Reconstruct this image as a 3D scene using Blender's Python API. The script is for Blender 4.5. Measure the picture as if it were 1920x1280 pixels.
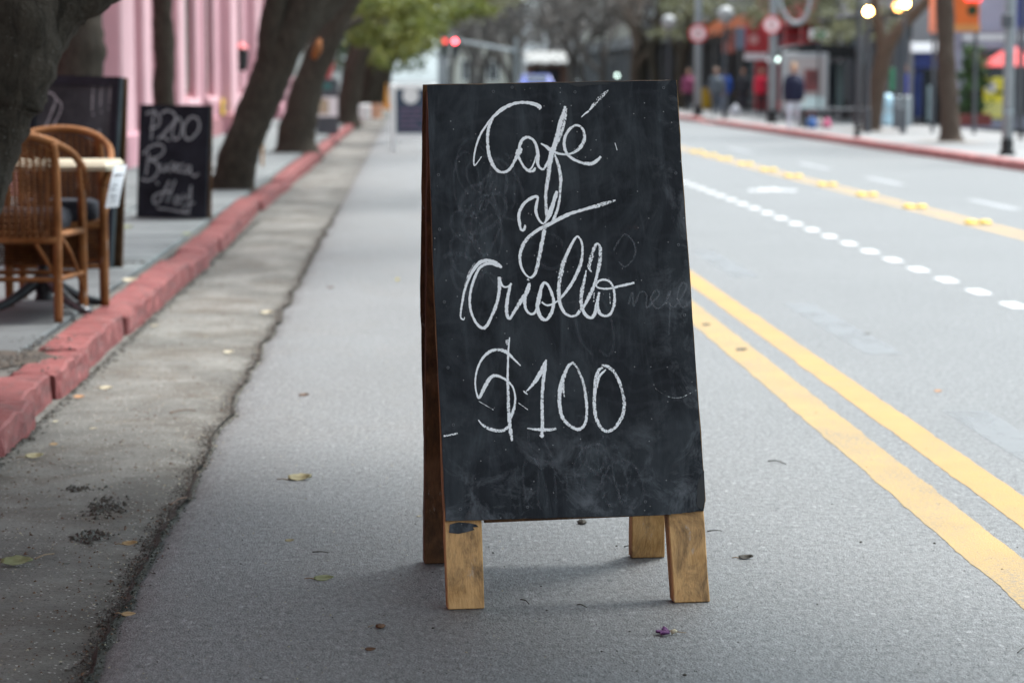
import bpy, bmesh, math, random
from mathutils import Vector, Matrix, noise as mnoise

for o in list(bpy.data.objects):
    bpy.data.objects.remove(o, do_unlink=True)
SC = bpy.context.scene
COL = SC.collection
R = math.radians

# ------------------------------------------------------------------ camera
FPX, CX, CY, CAMH = 4533.0, 960.0, 640.0, 1.25
PITCH = math.atan(492.0 / FPX)
YAW = math.atan(195.0 * math.cos(PITCH) / FPX)
sp, cp, sq, cq = math.sin(PITCH), math.cos(PITCH), math.sin(YAW), math.cos(YAW)
FWD = Vector((sq * cp, cq * cp, -sp))
RGT = Vector((cq, -sq, 0.0))
UPV = Vector((sq * sp, cq * sp, cp))
EYE = Vector((0, 0, CAMH))
cam_d = bpy.data.cameras.new("camera")
cam_d.lens, cam_d.sensor_width = 85.0, 36.0
cam_d.clip_start, cam_d.clip_end = 0.1, 2000.0
cam_d.dof.use_dof = True
cam_d.dof.focus_distance = 5.80
cam_d.dof.aperture_fstop = 3.9
cam_d.dof.aperture_blades = 0
cam = bpy.data.objects.new("camera", cam_d)
COL.objects.link(cam)
cam.matrix_world = Matrix(((RGT.x, UPV.x, -FWD.x, 0), (RGT.y, UPV.y, -FWD.y, 0), (RGT.z, UPV.z, -FWD.z, CAMH), (0, 0, 0, 1)))
SC.camera = cam

# ------------------------------------------------------------------ sky, sun, exposure
SUN_EL, SUN_ROT = 67.0, 52.0
w = bpy.data.worlds.new("World")
SC.world = w
w.use_nodes = True
nt = w.node_tree
nt.nodes.clear()
sky = nt.nodes.new("ShaderNodeTexSky")
sky.sky_type = 'NISHITA'
sky.sun_disc = False
sky.sun_elevation, sky.sun_rotation = R(SUN_EL), R(SUN_ROT)
sky.air_density, sky.dust_density, sky.ozone_density = 1.2, 1.6, 1.0
hs = nt.nodes.new("ShaderNodeHueSaturation")
hs.inputs["Saturation"].default_value = 0.12
bg = nt.nodes.new("ShaderNodeBackground")
bg.inputs["Strength"].default_value = 0.13
wo = nt.nodes.new("ShaderNodeOutputWorld")
nt.links.new(sky.outputs[0], hs.inputs["Color"])
tint = nt.nodes.new("ShaderNodeMix"); tint.data_type = 'RGBA'; tint.blend_type = 'MULTIPLY'
tint.inputs[0].default_value = 1.0
tint.inputs[7].default_value = (0.86, 1.02, 1.10, 1)      # cool overcast white
nt.links.new(hs.outputs[0], tint.inputs[6])
nt.links.new(tint.outputs[2], bg.inputs["Color"])
nt.links.new(bg.outputs[0], wo.inputs["Surface"])
sd = bpy.data.lights.new("sun", 'SUN')
sd.energy, sd.angle, sd.color = 2.7, R(17), (1.0, 0.985, 0.96)
sun = bpy.data.objects.new("sun", sd)
COL.objects.link(sun)
sdir = Vector((math.sin(R(SUN_ROT)) * math.cos(R(SUN_EL)), math.cos(R(SUN_ROT)) * math.cos(R(SUN_EL)), math.sin(R(SUN_EL))))
sun.rotation_euler = sdir.to_track_quat('Z', 'Y').to_euler()
sun.location = (0, 0, 40)
SC.view_settings.view_transform = 'Standard'
SC.view_settings.look = 'None'
SC.view_settings.gamma = 1.0
SC.view_settings.exposure = 1.5
SC.view_settings.use_curve_mapping = False
SC.render.engine = 'CYCLES'
SC.cycles.use_denoising = True
SC.cycles.max_bounces = 6
SC.cycles.transparent_max_bounces = 12
SC.cycles.caustics_reflective = SC.cycles.caustics_refractive = False

# ------------------------------------------------------------------ helpers
def ray(px, py):
    return (FWD + RGT * ((px - CX) / FPX) - UPV * ((py - CY) / FPX)).normalized()

def G(px, py, z=0.0):                      # point where the photograph shows height z
    d = ray(px, py)
    return EYE + d * ((z - CAMH) / d.z)

def AT(px, py, Y):                         # point at depth Y
    d = ray(px, py)
    return EYE + d * (Y / d.y)

def PX(Y):                                 # metres per photo pixel at depth Y
    return Y / FPX

def ON(px, py, P, n):                      # point on the plane through P with normal n
    d = ray(px, py)
    return EYE + d * ((P - EYE).dot(n) / d.dot(n))

class MB:
    def __init__(s):
        s.v, s.f, s.uv, s.mi = [], [], [], []
    def add(s, vs, fs, mi=0):
        b = len(s.v)
        s.v += [tuple(v) for v in vs]
        s.f += [tuple(b + i for i in f) for f in fs]
        s.mi += [mi] * len(fs)
    def box(s, a, b, mi=0, M=None):
        x0, y0, z0 = a; x1, y1, z1 = b
        vs = [Vector(p) for p in ((x0,y0,z0),(x1,y0,z0),(x1,y1,z0),(x0,y1,z0),(x0,y0,z1),(x1,y0,z1),(x1,y1,z1),(x0,y1,z1))]
        if M is not None: vs = [M @ v for v in vs]
        s.add(vs, [(3,2,1,0),(4,5,6,7),(0,1,5,4),(1,2,6,5),(2,3,7,6),(3,0,4,7)], mi)
    def bbox(s, a, b, c=0.01, mi=0, M=None):   # box with chamfered vertical + top edges
        x0, y0, z0 = a; x1, y1, z1 = b
        def ring(x0,y0,x1,y1,z,c):
            return [(x0+c,y0,z),(x1-c,y0,z),(x1,y0+c,z),(x1,y1-c,z),(x1-c,y1,z),(x0+c,y1,z),(x0,y1-c,z),(x0,y0+c,z)]
        vs = ring(x0,y0,x1,y1,z0,c) + ring(x0,y0,x1,y1,z1-c,c) + ring(x0+c,y0+c,x1-c,y1-c,z1,c*.4)
        vs = [Vector(v) for v in vs]
        if M is not None: vs = [M @ v for v in vs]
        fs = [tuple(range(7,-1,-1)), tuple(range(16,24))]
        for k in (0, 8):
            for i in range(8):
                j = (i+1) % 8
                fs.append((k+i, k+j, k+8+j, k+8+i))
        s.add(vs, fs, mi)
    def prism(s, loop, off, mi=0):             # extrude polygon (list of Vector) by vector off
        n = len(loop)
        vs = [Vector(p) for p in loop] + [Vector(p) + off for p in loop]
        fs = [tuple(range(n)), tuple(range(2*n-1, n-1, -1))]
        for i in range(n):
            j = (i+1) % n
            fs.append((j, i, n+i, n+j))
        s.add(vs, fs, mi)
    def tube(s, pts, rad, seg=8, jit=0.0, rng=None, cap=True, mi=0, flat=1.0):
        pts = [Vector(p) for p in pts]
        n = len(pts)
        if not isinstance(rad, (list, tuple)): rad = [rad] * n
        vs, fs = [], []
        up = None
        for i, p in enumerate(pts):
            t = (pts[min(i+1, n-1)] - pts[max(i-1, 0)])
            t = t.normalized() if t.length > 1e-9 else Vector((0,0,1))
            if up is None:
                up = Vector((0,0,1)) if abs(t.z) < .9 else Vector((0,1,0))
            a = t.cross(up).normalized(); b = a.cross(t).normalized(); up = b
            for k in range(seg):
                th = 2*math.pi*k/seg
                r = rad[i] * (1 + (rng.uniform(-jit, jit) if jit else 0))
                vs.append(p + a*(math.cos(th)*r) + b*(math.sin(th)*r*flat))
        for i in range(n-1):
            for k in range(seg):
                k2 = (k+1) % seg
                fs.append((i*seg+k, i*seg+k2, (i+1)*seg+k2, (i+1)*seg+k))
        if cap:
            fs.append(tuple(range(seg-1, -1, -1)))
            fs.append(tuple((n-1)*seg+k for k in range(seg)))
        s.add(vs, fs, mi)
    def ball(s, c, r, seg=12, rings=8, mi=0):
        if not isinstance(r, (tuple, list)): r = (r, r, r)
        vs = [(c[0], c[1], c[2]-r[2])]
        for i in range(1, rings):
            ph = math.pi*i/rings
            for k in range(seg):
                th = 2*math.pi*k/seg
                vs.append((c[0]+r[0]*math.sin(ph)*math.cos(th), c[1]+r[1]*math.sin(ph)*math.sin(th), c[2]-r[2]*math.cos(ph)))
        vs.append((c[0], c[1], c[2]+r[2]))
        fs = []
        for k in range(seg):
            k2 = (k+1) % seg
            fs.append((0, 1+k2, 1+k))
            for i in range(rings-2):
                a = 1+i*seg
                fs.append((a+k, a+k2, a+seg+k2, a+seg+k))
            fs.append((1+(rings-2)*seg+k, 1+(rings-2)*seg+k2, len(vs)-1))
        s.add(vs, fs, mi)
    def disc(s, c, r, n, th=0.01, seg=24, mi=0):
        c = Vector(c); n = Vector(n).normalized()
        a = n.cross(Vector((0,0,1)))
        a = a.normalized() if a.length > .01 else Vector((1,0,0))
        b = n.cross(a)
        s.prism([c + a*(math.cos(-2*math.pi*k/seg)*r) + b*(math.sin(-2*math.pi*k/seg)*r) for k in range(seg)], -n*th, mi)
    def build(s, name, mats, parent=None, smooth=False, org=None):
        me = bpy.data.meshes.new(name)
        org = Vector(org) if org is not None else Vector((0,0,0))
        vs = [(v[0]-org.x, v[1]-org.y, v[2]-org.z) for v in s.v]
        me.from_pydata(vs, [], s.f)
        if not isinstance(mats, (list, tuple)): mats = [mats]
        for m in mats: me.materials.append(m)
        if len(mats) > 1: me.polygons.foreach_set("material_index", s.mi)
        if s.uv:
            ul = me.uv_layers.new(name="UVMap")
            for lp in me.loops:
                ul.data[lp.index].uv = s.uv[lp.vertex_index]
        if smooth: me.polygons.foreach_set("use_smooth", [True]*len(me.polygons))
        me.update()
        o = bpy.data.objects.new(name, me)
        COL.objects.link(o)
        if parent is not None: o.parent = parent
        else: o.location = org
        return o

def cat_rom(P, n=6):
    P = [tuple(p) for p in P]
    if len(P) < 3: 
        a, b = P
        return [tuple(a[k]+(b[k]-a[k])*i/n for k in range(len(a))) for i in range(n+1)]
    Q = [P[0]] + P + [P[-1]]
    out = []
    for i in range(1, len(Q)-2):
        p0, p1, p2, p3 = Q[i-1:i+3]
        for j in range(n):
            t = j/n
            out.append(tuple(.5*((2*b)+(-a+c)*t+(2*a-5*b+4*c-d)*t*t+(-a+3*b-3*c+d)*t**3) for a,b,c,d in zip(p0,p1,p2,p3)))
    out.append(P[-1])
    return out

def tag(o, label=None, cat=None, group=None, kind=None):
    if label: o["label"] = label
    if cat: o["category"] = cat
    if group: o["group"] = group
    if kind: o["kind"] = kind
    return o

def empty(name, loc, label, cat, group=None, rz=0):
    o = bpy.data.objects.new(name, None)
    o.empty_display_size = .1
    COL.objects.link(o)
    o.location = loc
    o.rotation_euler = (0, 0, rz)
    return tag(o, label, cat, group)

def copy_thing(r, loc=None, label=None, rz=None):
    c = r.copy(); COL.objects.link(c)
    if loc is not None: c.location = loc
    if rz is not None: c.rotation_euler = (0, 0, rz)
    if label: c["label"] = label
    for ch in list(r.children):
        d = ch.copy(); COL.objects.link(d); d.parent = c
        for g in list(ch.children):
            e = g.copy(); COL.objects.link(e); e.parent = d
    return c

# ------------------------------------------------------------------ materials
def lin(h):                                  # display RGB 0-255 -> linear
    f = lambda c: c/12.92 if c <= .04045 else ((c+.055)/1.055)**2.4
    return tuple(f(c/255) for c in h)

class NT:
    def __init__(s, name):
        s.m = bpy.data.materials.new(name); s.m.use_nodes = True
        s.t = s.m.node_tree; s.n = s.t.nodes; s.n.clear()
        s.out = s.n.new("ShaderNodeOutputMaterial")
        s.p = s.n.new("ShaderNodeBsdfPrincipled")
        s.link(s.p.outputs[0], s.out.inputs[0])
        s.tc = s.n.new("ShaderNodeTexCoord")
    def link(s, a, b): s.t.links.new(a, b)
    def set(s, inp, v):
        if hasattr(v, "links") or hasattr(v, "is_output"): s.link(v, inp)
        else: inp.default_value = v
    def noise(s, scale, detail=4, rough=.55, vec=None, dist=0.0, sc=None):
        n = s.n.new("ShaderNodeTexNoise")
        n.inputs["Scale"].default_value = scale
        n.inputs["Detail"].default_value = detail
        n.inputs["Roughness"].default_value = rough
        n.inputs["Distortion"].default_value = dist
        s.link(s.vec(sc) if vec is None else vec, n.inputs["Vector"])
        return n.outputs["Fac"]
    def vec(s, sc=None, src="Object"):
        if sc is None: return s.tc.outputs[src]
        mp = s.n.new("ShaderNodeMapping")
        mp.inputs["Scale"].default_value = sc
        s.link(s.tc.outputs[src], mp.inputs["Vector"])
        return mp.outputs[0]
    def voro(s, scale, feature='F1', out="Distance", sc=None, rnd=1.0):
        n = s.n.new("ShaderNodeTexVoronoi"); n.feature = feature
        n.inputs["Scale"].default_value = scale
        n.inputs["Randomness"].default_value = rnd
        s.link(s.vec(sc), n.inputs["Vector"])
        return n.outputs[out]
    def ramp(s, fac, stops, interp='LINEAR'):
        r = s.n.new("ShaderNodeValToRGB"); r.color_ramp.interpolation = interp
        e = r.color_ramp.elements
        while len(e) < len(stops): e.new(.5)
        for k, (p, c) in enumerate(stops):
            e[k].position = p
            if not isinstance(c, (tuple, list)): c = (c, c, c)
            e[k].color = tuple(c[:3]) + (1,)
        s.link(fac, r.inputs[0])
        return r.outputs[0]
    def mix(s, fac, a, b, mode='MIX'):
        m = s.n.new("ShaderNodeMix"); m.data_type = 'RGBA'; m.blend_type = mode
        s.set(m.inputs[0], fac)
        for i, v in ((6, a), (7, b)):
            if isinstance(v, (tuple, list)): m.inputs[i].default_value = tuple(v[:3]) + (1,)
            else: s.link(v, m.inputs[i])
        return m.outputs[2]
    def math(s, op, a, b=0.0, clamp=False):
        m = s.n.new("ShaderNodeMath"); m.operation = op; m.use_clamp = clamp
        s.set(m.inputs[0], a); s.set(m.inputs[1], b)
        return m.outputs[0]
    def bump(s, h, strength=.3, dist=.01):
        b = s.n.new("ShaderNodeBump")
        b.inputs["Strength"].default_value = strength
        b.inputs["Distance"].default_value = dist
        s.link(h, b.inputs["Height"])
        s.link(b.outputs[0], s.p.inputs["Normal"])
    def col(s, c):
        if isinstance(c, (tuple, list)): s.p.inputs["Base Color"].default_value = tuple(c[:3]) + (1,)
        else: s.link(c, s.p.inputs["Base Color"])
    def rough(s, v): s.set(s.p.inputs["Roughness"], v)
    def spec(s, v): s.p.inputs["Specular IOR Level"].default_value = v
    def emit(s, c, st):
        if isinstance(c, (tuple, list)): s.p.inputs["Emission Color"].default_value = tuple(c[:3]) + (1,)
        else: s.link(c, s.p.inputs["Emission Color"])
        s.p.inputs["Emission Strength"].default_value = st

def M(name, c, rough=.7, var=.22, scale=5.0, c2=None, bump=0.0, bscale=40.0, bdist=.004, spec=.4, metal=0.0, sc=None):
    t = NT(name)
    a = tuple(x*(1-var) for x in c); b = c2 if c2 else tuple(min(1, x*(1+var)) for x in c)
    t.col(t.mix(t.ramp(t.noise(scale, 5, .6, sc=sc), [(.3, 0.), (.7, 1.)]), a, b))
    t.rough(rough); t.spec(spec); t.p.inputs["Metallic"].default_value = metal
    if bump: t.bump(t.noise(bscale, 4, .6, sc=sc), bump, bdist)
    return t.m

MAT = {}
def reg(k, m): MAT[k] = m; return m

def asphalt():
    t = NT("asphalt")
    big = t.ramp(t.noise(.55, 5, .6), [(.32, 0.), (.68, 1.)])
    c = t.mix(big, (.088, .092, .089), (.124, .128, .125))
    mid = t.ramp(t.noise(9, 5, .65), [(.35, 0.), (.75, 1.)])
    c = t.mix(t.math('MULTIPLY', mid, .45), c, (.085, .083, .08))
    # brown dusty streaks along the left lane (deepened there for canopy shade) and across the road
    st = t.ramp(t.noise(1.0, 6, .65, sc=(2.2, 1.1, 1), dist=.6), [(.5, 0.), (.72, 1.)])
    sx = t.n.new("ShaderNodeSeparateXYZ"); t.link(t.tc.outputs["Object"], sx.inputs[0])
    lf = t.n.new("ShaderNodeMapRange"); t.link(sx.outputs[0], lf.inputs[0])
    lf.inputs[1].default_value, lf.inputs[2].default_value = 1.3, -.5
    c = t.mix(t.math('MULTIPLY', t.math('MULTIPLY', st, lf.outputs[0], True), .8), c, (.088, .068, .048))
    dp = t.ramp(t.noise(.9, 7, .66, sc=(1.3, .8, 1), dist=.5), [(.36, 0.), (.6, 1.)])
    c = t.mix(t.math('MULTIPLY', t.math('MULTIPLY', lf.outputs[0], dp, True), .75), c, (.074, .070, .062))  # left lane staining, deepened in the colour to stand in for canopy shade
    jf = t.n.new("ShaderNodeMapRange"); t.link(sx.outputs[0], jf.inputs[0])
    jf.inputs[1].default_value, jf.inputs[2].default_value = -.36, -.68
    jn = t.ramp(t.noise(7, 7, .72, sc=(1.3, .7, 1), dist=.5), [(.36, 0.), (.62, 1.)])
    c = t.mix(t.math('MULTIPLY', t.math('MULTIPLY', jf.outputs[0], jn, True), .85), c, (.05, .046, .039))
    # worn patches
    wp = t.ramp(t.noise(2.3, 6, .7, sc=(1.6, .8, 1), dist=.4), [(.52, 0.), (.66, 1.)])
    c = t.mix(t.math('MULTIPLY', wp, .22), c, (.16, .16, .158))
    tk = t.ramp(t.noise(1.0, 5, .6, sc=(1.5, .07, 1), dist=.2), [(.36, 0.), (.66, 1.)])
    c = t.mix(t.math('MULTIPLY', tk, .30), c, (.085, .086, .086))
    # aggregate: pale and dark stones
    v1 = t.voro(190, out="Color"); v1d = t.voro(190)
    sep = t.n.new("ShaderNodeSeparateColor"); t.link(v1, sep.inputs[0])
    pale = t.math('MULTIPLY', t.math('GREATER_THAN', sep.outputs[0], .80), t.math('LESS_THAN', v1d, .42))
    dark = t.math('MULTIPLY', t.math('LESS_THAN', sep.outputs[1], .25), t.math('LESS_THAN', v1d, .5))
    c = t.mix(t.math('MULTIPLY', pale, .42), c, (.32, .32, .315))
    c = t.mix(t.math('MULTIPLY', dark, .75), c, (.03, .03, .032))
    v2 = t.voro(62, out="Color", sc=(.8, .45, 1)); v2d = t.voro(62, sc=(.8, .45, 1))
    sep2 = t.n.new("ShaderNodeSeparateColor"); t.link(v2, sep2.inputs[0])
    p2 = t.math('MULTIPLY', t.math('GREATER_THAN', sep2.outputs[0], .955), t.math('LESS_THAN', v2d, .36))
    c = t.mix(t.math('MULTIPLY', p2, .38), c, (.40, .40, .39))
    p3 = t.math('MULTIPLY', t.math('LESS_THAN', sep2.outputs[1], .10), t.math('LESS_THAN', v2d, .40))
    c = t.mix(t.math('MULTIPLY', p3, .7), c, (.04, .04, .042))
    gn = t.ramp(t.noise(75, 5, .8, sc=(1, .4, 1)), [(.38, 0.), (.62, 1.)])
    c = t.mix(.40, c, t.mix(gn, (.052, .053, .054), (.31, .31, .312)))
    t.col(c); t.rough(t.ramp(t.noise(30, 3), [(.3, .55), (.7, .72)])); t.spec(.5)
    h = t.math('ADD', t.math('MULTIPLY', v1d, -.6), t.math('ADD', t.noise(120, 4, .7), t.math('MULTIPLY', t.noise(14, 4), .8)))
    t.bump(h, .75, .006)
    return t.m
reg('asphalt', asphalt())

def gutter_m():
    t = NT("gutter_concrete")
    c = t.mix(t.ramp(t.noise(1.6, 6, .6, sc=(1.2, .8, 1)), [(.35, 0.), (.65, 1.)]), (.118, .112, .10), (.185, .177, .158))
    da = t.ramp(t.noise(1.15, 7, .62, sc=(1.5, 1.15, 1), dist=.7), [(.46, 0.), (.62, 1.)])
    c = t.mix(t.math('MULTIPLY', da, .62), c, (.066, .062, .055))
    br = t.ramp(t.noise(2.2, 7, .68, dist=.5), [(.48, 0.), (.66, 1.)])
    c = t.mix(t.math('MULTIPLY', br, .7), c, (.07, .052, .036))
    wp = t.ramp(t.noise(14, 5, .7), [(.55, 0.), (.72, 1.)])
    c = t.mix(t.math('MULTIPLY', wp, .3), c, (.24, .23, .21))
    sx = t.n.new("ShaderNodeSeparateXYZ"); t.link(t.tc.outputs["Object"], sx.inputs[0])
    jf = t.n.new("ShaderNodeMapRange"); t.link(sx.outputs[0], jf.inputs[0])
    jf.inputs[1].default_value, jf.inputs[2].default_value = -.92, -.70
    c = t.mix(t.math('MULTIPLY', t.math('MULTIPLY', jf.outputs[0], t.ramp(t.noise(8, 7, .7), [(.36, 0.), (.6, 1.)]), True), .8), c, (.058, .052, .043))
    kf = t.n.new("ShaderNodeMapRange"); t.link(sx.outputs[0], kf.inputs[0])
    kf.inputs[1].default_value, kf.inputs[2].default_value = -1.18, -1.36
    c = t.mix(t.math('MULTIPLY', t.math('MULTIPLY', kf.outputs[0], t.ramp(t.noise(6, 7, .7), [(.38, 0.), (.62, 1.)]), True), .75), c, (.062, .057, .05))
    v = t.voro(120, out="Color"); vd = t.voro(120)
    sep = t.n.new("ShaderNodeSeparateColor"); t.link(v, sep.inputs[0])
    c = t.mix(t.math('MULTIPLY', t.math('GREATER_THAN', sep.outputs[0], .86), t.math('LESS_THAN', vd, .4)), c, (.05, .045, .04))
    c = t.mix(t.math('MULTIPLY', t.math('LESS_THAN', sep.outputs[1], .06), t.math('LESS_THAN', vd, .4)), c, (.36, .35, .32))
    t.col(c); t.rough(.85); t.spec(.25)
    t.bump(t.math('ADD', t.noise(70, 5, .7), t.noise(9, 5, .6)), .7, .008)
    return t.m
reg('gutter', gutter_m())

def kerb_m():
    t = NT("red_kerb_paint")
    c = t.mix(t.ramp(t.noise(5, 6, .65), [(.3, 0.), (.7, 1.)]), (.125, .026, .025), (.20, .055, .05))
    c = t.mix(t.math('MULTIPLY', t.ramp(t.noise(16, 6, .7), [(.56, 0.), (.68, 1.)]), .5), c, (.26, .12, .11))
    c = t.mix(t.math('MULTIPLY', t.ramp(t.noise(11, 6, .75, dist=.5), [(.61, 0.), (.70, 1.)]), .7), c, (.1, .05, .045))
    c = t.mix(t.math('MULTIPLY', t.ramp(t.noise(19, 6, .78, dist=.4), [(.635, 0.), (.665, 1.)]), .8), c, (.24, .20, .18))
    c = t.mix(t.math('MULTIPLY', t.ramp(t.noise(7, 7, .7, sc=(1, .35, 2)), [(.54, 0.), (.68, 1.)]), .55), c, (.055, .03, .028))
    gr = t.ramp(t.noise(13, 6, .72, sc=(1, .5, 1.4)), [(.54, 0.), (.66, 1.)])
    c = t.mix(t.math('MULTIPLY', gr, .5), c, (.07, .045, .04))
    t.col(c); t.rough(.72); t.spec(.3)
    t.bump(t.math('ADD', t.noise(60, 5, .7), t.math('MULTIPLY', t.noise(12, 4), 1.5)), .5, .008)
    return t.m
reg('kerb', kerb_m())
reg('kerb_faded', M("faded_red_kerb_paint", (.36, .13, .12), .75, .2, 3, bump=.3))

def board_m():
    t = NT("blackboard_paint")
    c = t.mix(t.ramp(t.noise(7, 5, .6), [(.3, 0.), (.7, 1.)]), (.0085, .0101, .0128), (.0145, .0169, .021))
    sm = t.ramp(t.noise(4.2, 7, .62, sc=(1.4, 1.4, .8), dist=1.2), [(.45, 0.), (.8, 1.)])
    c = t.mix(t.math('MULTIPLY', sm, .46), c, (.082, .097, .106))
    ve = t.ramp(t.noise(9, 6, .65, sc=(2.2, 2.2, .16), dist=.5), [(.50, 0.), (.78, 1.)])
    c = t.mix(t.math('MULTIPLY', ve, .46), c, (.085, .10, .11))
    # swirling wipe marks
    wv = t.n.new("ShaderNodeTexWave"); wv.wave_type = 'RINGS'
    wv.inputs["Scale"].default_value = 5.5; wv.inputs["Distortion"].default_value = 22
    wv.inputs["Detail"].default_value = 4; wv.inputs["Detail Scale"].default_value = .7
    t.link(t.tc.outputs["Object"], wv.inputs["Vector"])
    c = t.mix(t.math('MULTIPLY', t.ramp(wv.outputs["Fac"], [(.72, 0.), (1., 1.)]), .05), c, (.11, .12, .135))
    # chalk dust towards the right and lower edge where hands wipe
    sx = t.n.new("ShaderNodeSeparateXYZ"); t.link(t.tc.outputs["Object"], sx.inputs[0])
    e1 = t.n.new("ShaderNodeMapRange"); t.link(sx.outputs[0], e1.inputs[0]); e1.inputs[1].default_value, e1.inputs[2].default_value = .17, .33
    e2 = t.n.new("ShaderNodeMapRange"); t.link(sx.outputs[2], e2.inputs[0]); e2.inputs[1].default_value, e2.inputs[2].default_value = .50, .24
    ed = t.math('MAXIMUM', t.math('MULTIPLY', e1.outputs[0], .8), t.math('MULTIPLY', e2.outputs[0], .75))
    bl = t.ramp(t.noise(11, 7, .72, dist=.6), [(.50, 0.), (.72, 1.)])
    c = t.mix(t.math('MULTIPLY', t.math('MULTIPLY', bl, ed), .75), c, (.2, .218, .235))
    # fine dust specks, scratches, reddish flecks
    sc_ = t.ramp(t.noise(60, 3, .5, sc=(.35, 1, 1.6), dist=.3), [(.70, 0.), (.80, 1.)])
    c = t.mix(t.math('MULTIPLY', sc_, .10), c, (.18, .19, .2))
    v = t.voro(150, out="Color"); vd = t.voro(150)
    sep = t.n.new("ShaderNodeSeparateColor"); t.link(v, sep.inputs[0])
    c = t.mix(t.math('MULTIPLY', t.math('MULTIPLY', t.math('GREATER_THAN', sep.outputs[0], .975), t.math('LESS_THAN', vd, .22)), .7), c, (.3, .3, .3))
    rb = t.ramp(t.noise(6.5, 6, .7, dist=.5), [(.66, 0.), (.76, 1.)])
    c = t.mix(t.math('MULTIPLY', rb, .28), c, (.07, .03, .018))
    t.col(c); t.rough(t.ramp(t.noise(8, 4), [(.3, .6), (.7, .75)])); t.spec(.16)
    t.bump(t.math('ADD', t.noise(160, 4, .6, sc=(1, 1, .25)), t.math('MULTIPLY', t.noise(6, 3), .8)), .18, .003)
    return t.m
reg('board', board_m())

def chalk_m(name, c, dens, grain=420.0):
    """chalk dust: covers where a fine grain catches it, thinner at the stroke edges. UV = (density, across)."""
    t = NT(name)
    t.col(c); t.rough(.95); t.spec(.1)
    sep = t.n.new("ShaderNodeSeparateXYZ"); t.link(t.tc.outputs["UV"], sep.inputs[0])
    across = t.math('ABSOLUTE', sep.outputs[1])
    body = t.math('SUBTRACT', 1.0, t.math('POWER', across, 4.0))
    g = t.math('ADD', t.math('MULTIPLY', t.noise(grain, 2, .5), .75), t.math('MULTIPLY', t.noise(grain*.28, 3, .6), .45))
    lim = t.math('ADD', t.math('MULTIPLY', body, 1.08), t.math('MULTIPLY', sep.outputs[0], .62))
    # alpha = smoothstep(lim - 0.98 - (g-0.6))
    x = t.math('SUBTRACT', lim, t.math('ADD', 0.62, t.math('MULTIPLY', t.math('SUBTRACT', g, .35), 2.1)))
    a = t.n.new("ShaderNodeMapRange"); t.link(x, a.inputs[0]); a.inputs[1].default_value, a.inputs[2].default_value = -.06, .16
    tr = t.n.new("ShaderNodeBsdfTransparent"); mx = t.n.new("ShaderNodeMixShader")
    t.link(t.math('MULTIPLY', a.outputs[0], dens, True), mx.inputs[0])
    t.link(tr.outputs[0], mx.inputs[1]); t.link(t.p.outputs[0], mx.inputs[2]); t.link(mx.outputs[0], t.out.inputs[0])
    return t.m
reg('chalk', chalk_m("white_chalk", (.88, .90, .90), .98))
reg('ghost', chalk_m("wiped_chalk", (.5, .53, .58), .035, 120))
reg('ghost2', chalk_m("half_wiped_chalk", (.55, .58, .62), .085, 300))
reg('chalk_far', chalk_m("grey_chalk", (.33, .375, .38), .8, 150))

def wood_m(name, c, c2, dirt=(.03, .025, .02), dirtk=.6, grain=(26, 26, 1.1)):
    t = NT(name)
    g = t.noise(6, 7, .65, sc=grain, dist=.35)
    col = t.mix(t.ramp(g, [(.25, 0.), (.75, 1.)]), c, c2)
    f = t.ramp(t.noise(30, 4, .6, sc=(4, 4, .35)), [(.42, 0.), (.72, 1.)])
    col = t.mix(t.math('MULTIPLY', f, .35), col, tuple(x*.45 for x in c))
    d = t.ramp(t.noise(11, 7, .72, sc=(1.5, 1.5, .6), dist=.7), [(.47, 0.), (.66, 1.)])
    col = t.mix(t.math('MULTIPLY', t.ramp(t.noise(5, 4, .6, sc=(1, 1, 1.2)), [(.42, 0.), (.6, 1.)]), .45), col, tuple(min(1, x*1.35+.03) for x in c2))
    col = t.mix(t.math('MULTIPLY', d, dirtk), col, dirt)
    k = t.ramp(t.noise(16, 6, .75, sc=(1.5, 1.5, .5)), [(.61, 0.), (.69, 1.)])
    col = t.mix(t.math('MULTIPLY', k, .5), col, (.42, .4, .36))
    t.col(col); t.rough(.78); t.spec(.25)
    t.bump(t.math('ADD', g, t.noise(45, 5, .7, sc=(3, 3, .5))), .5, .004)
    return t.m
reg('wood', wood_m("weathered_pine", (.30, .15, .045), (.50, .30, .125), (.06, .042, .03), .75))
reg('wood_dark', wood_m("stained_pine", (.05, .022, .008), (.12, .056, .02), (.01, .008, .006), .6))
reg('ply', wood_m("plywood_edge", (.16, .085, .035), (.30, .18, .08), (.03, .02, .012), .5, (5, 5, 40)))
reg('steel', M("screw_steel", (.28, .28, .27), .4, .3, 60, metal=.8))
reg('rustscrew', M("dull_screw", (.07, .072, .08), .5, .4, 80, metal=.4))

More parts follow.
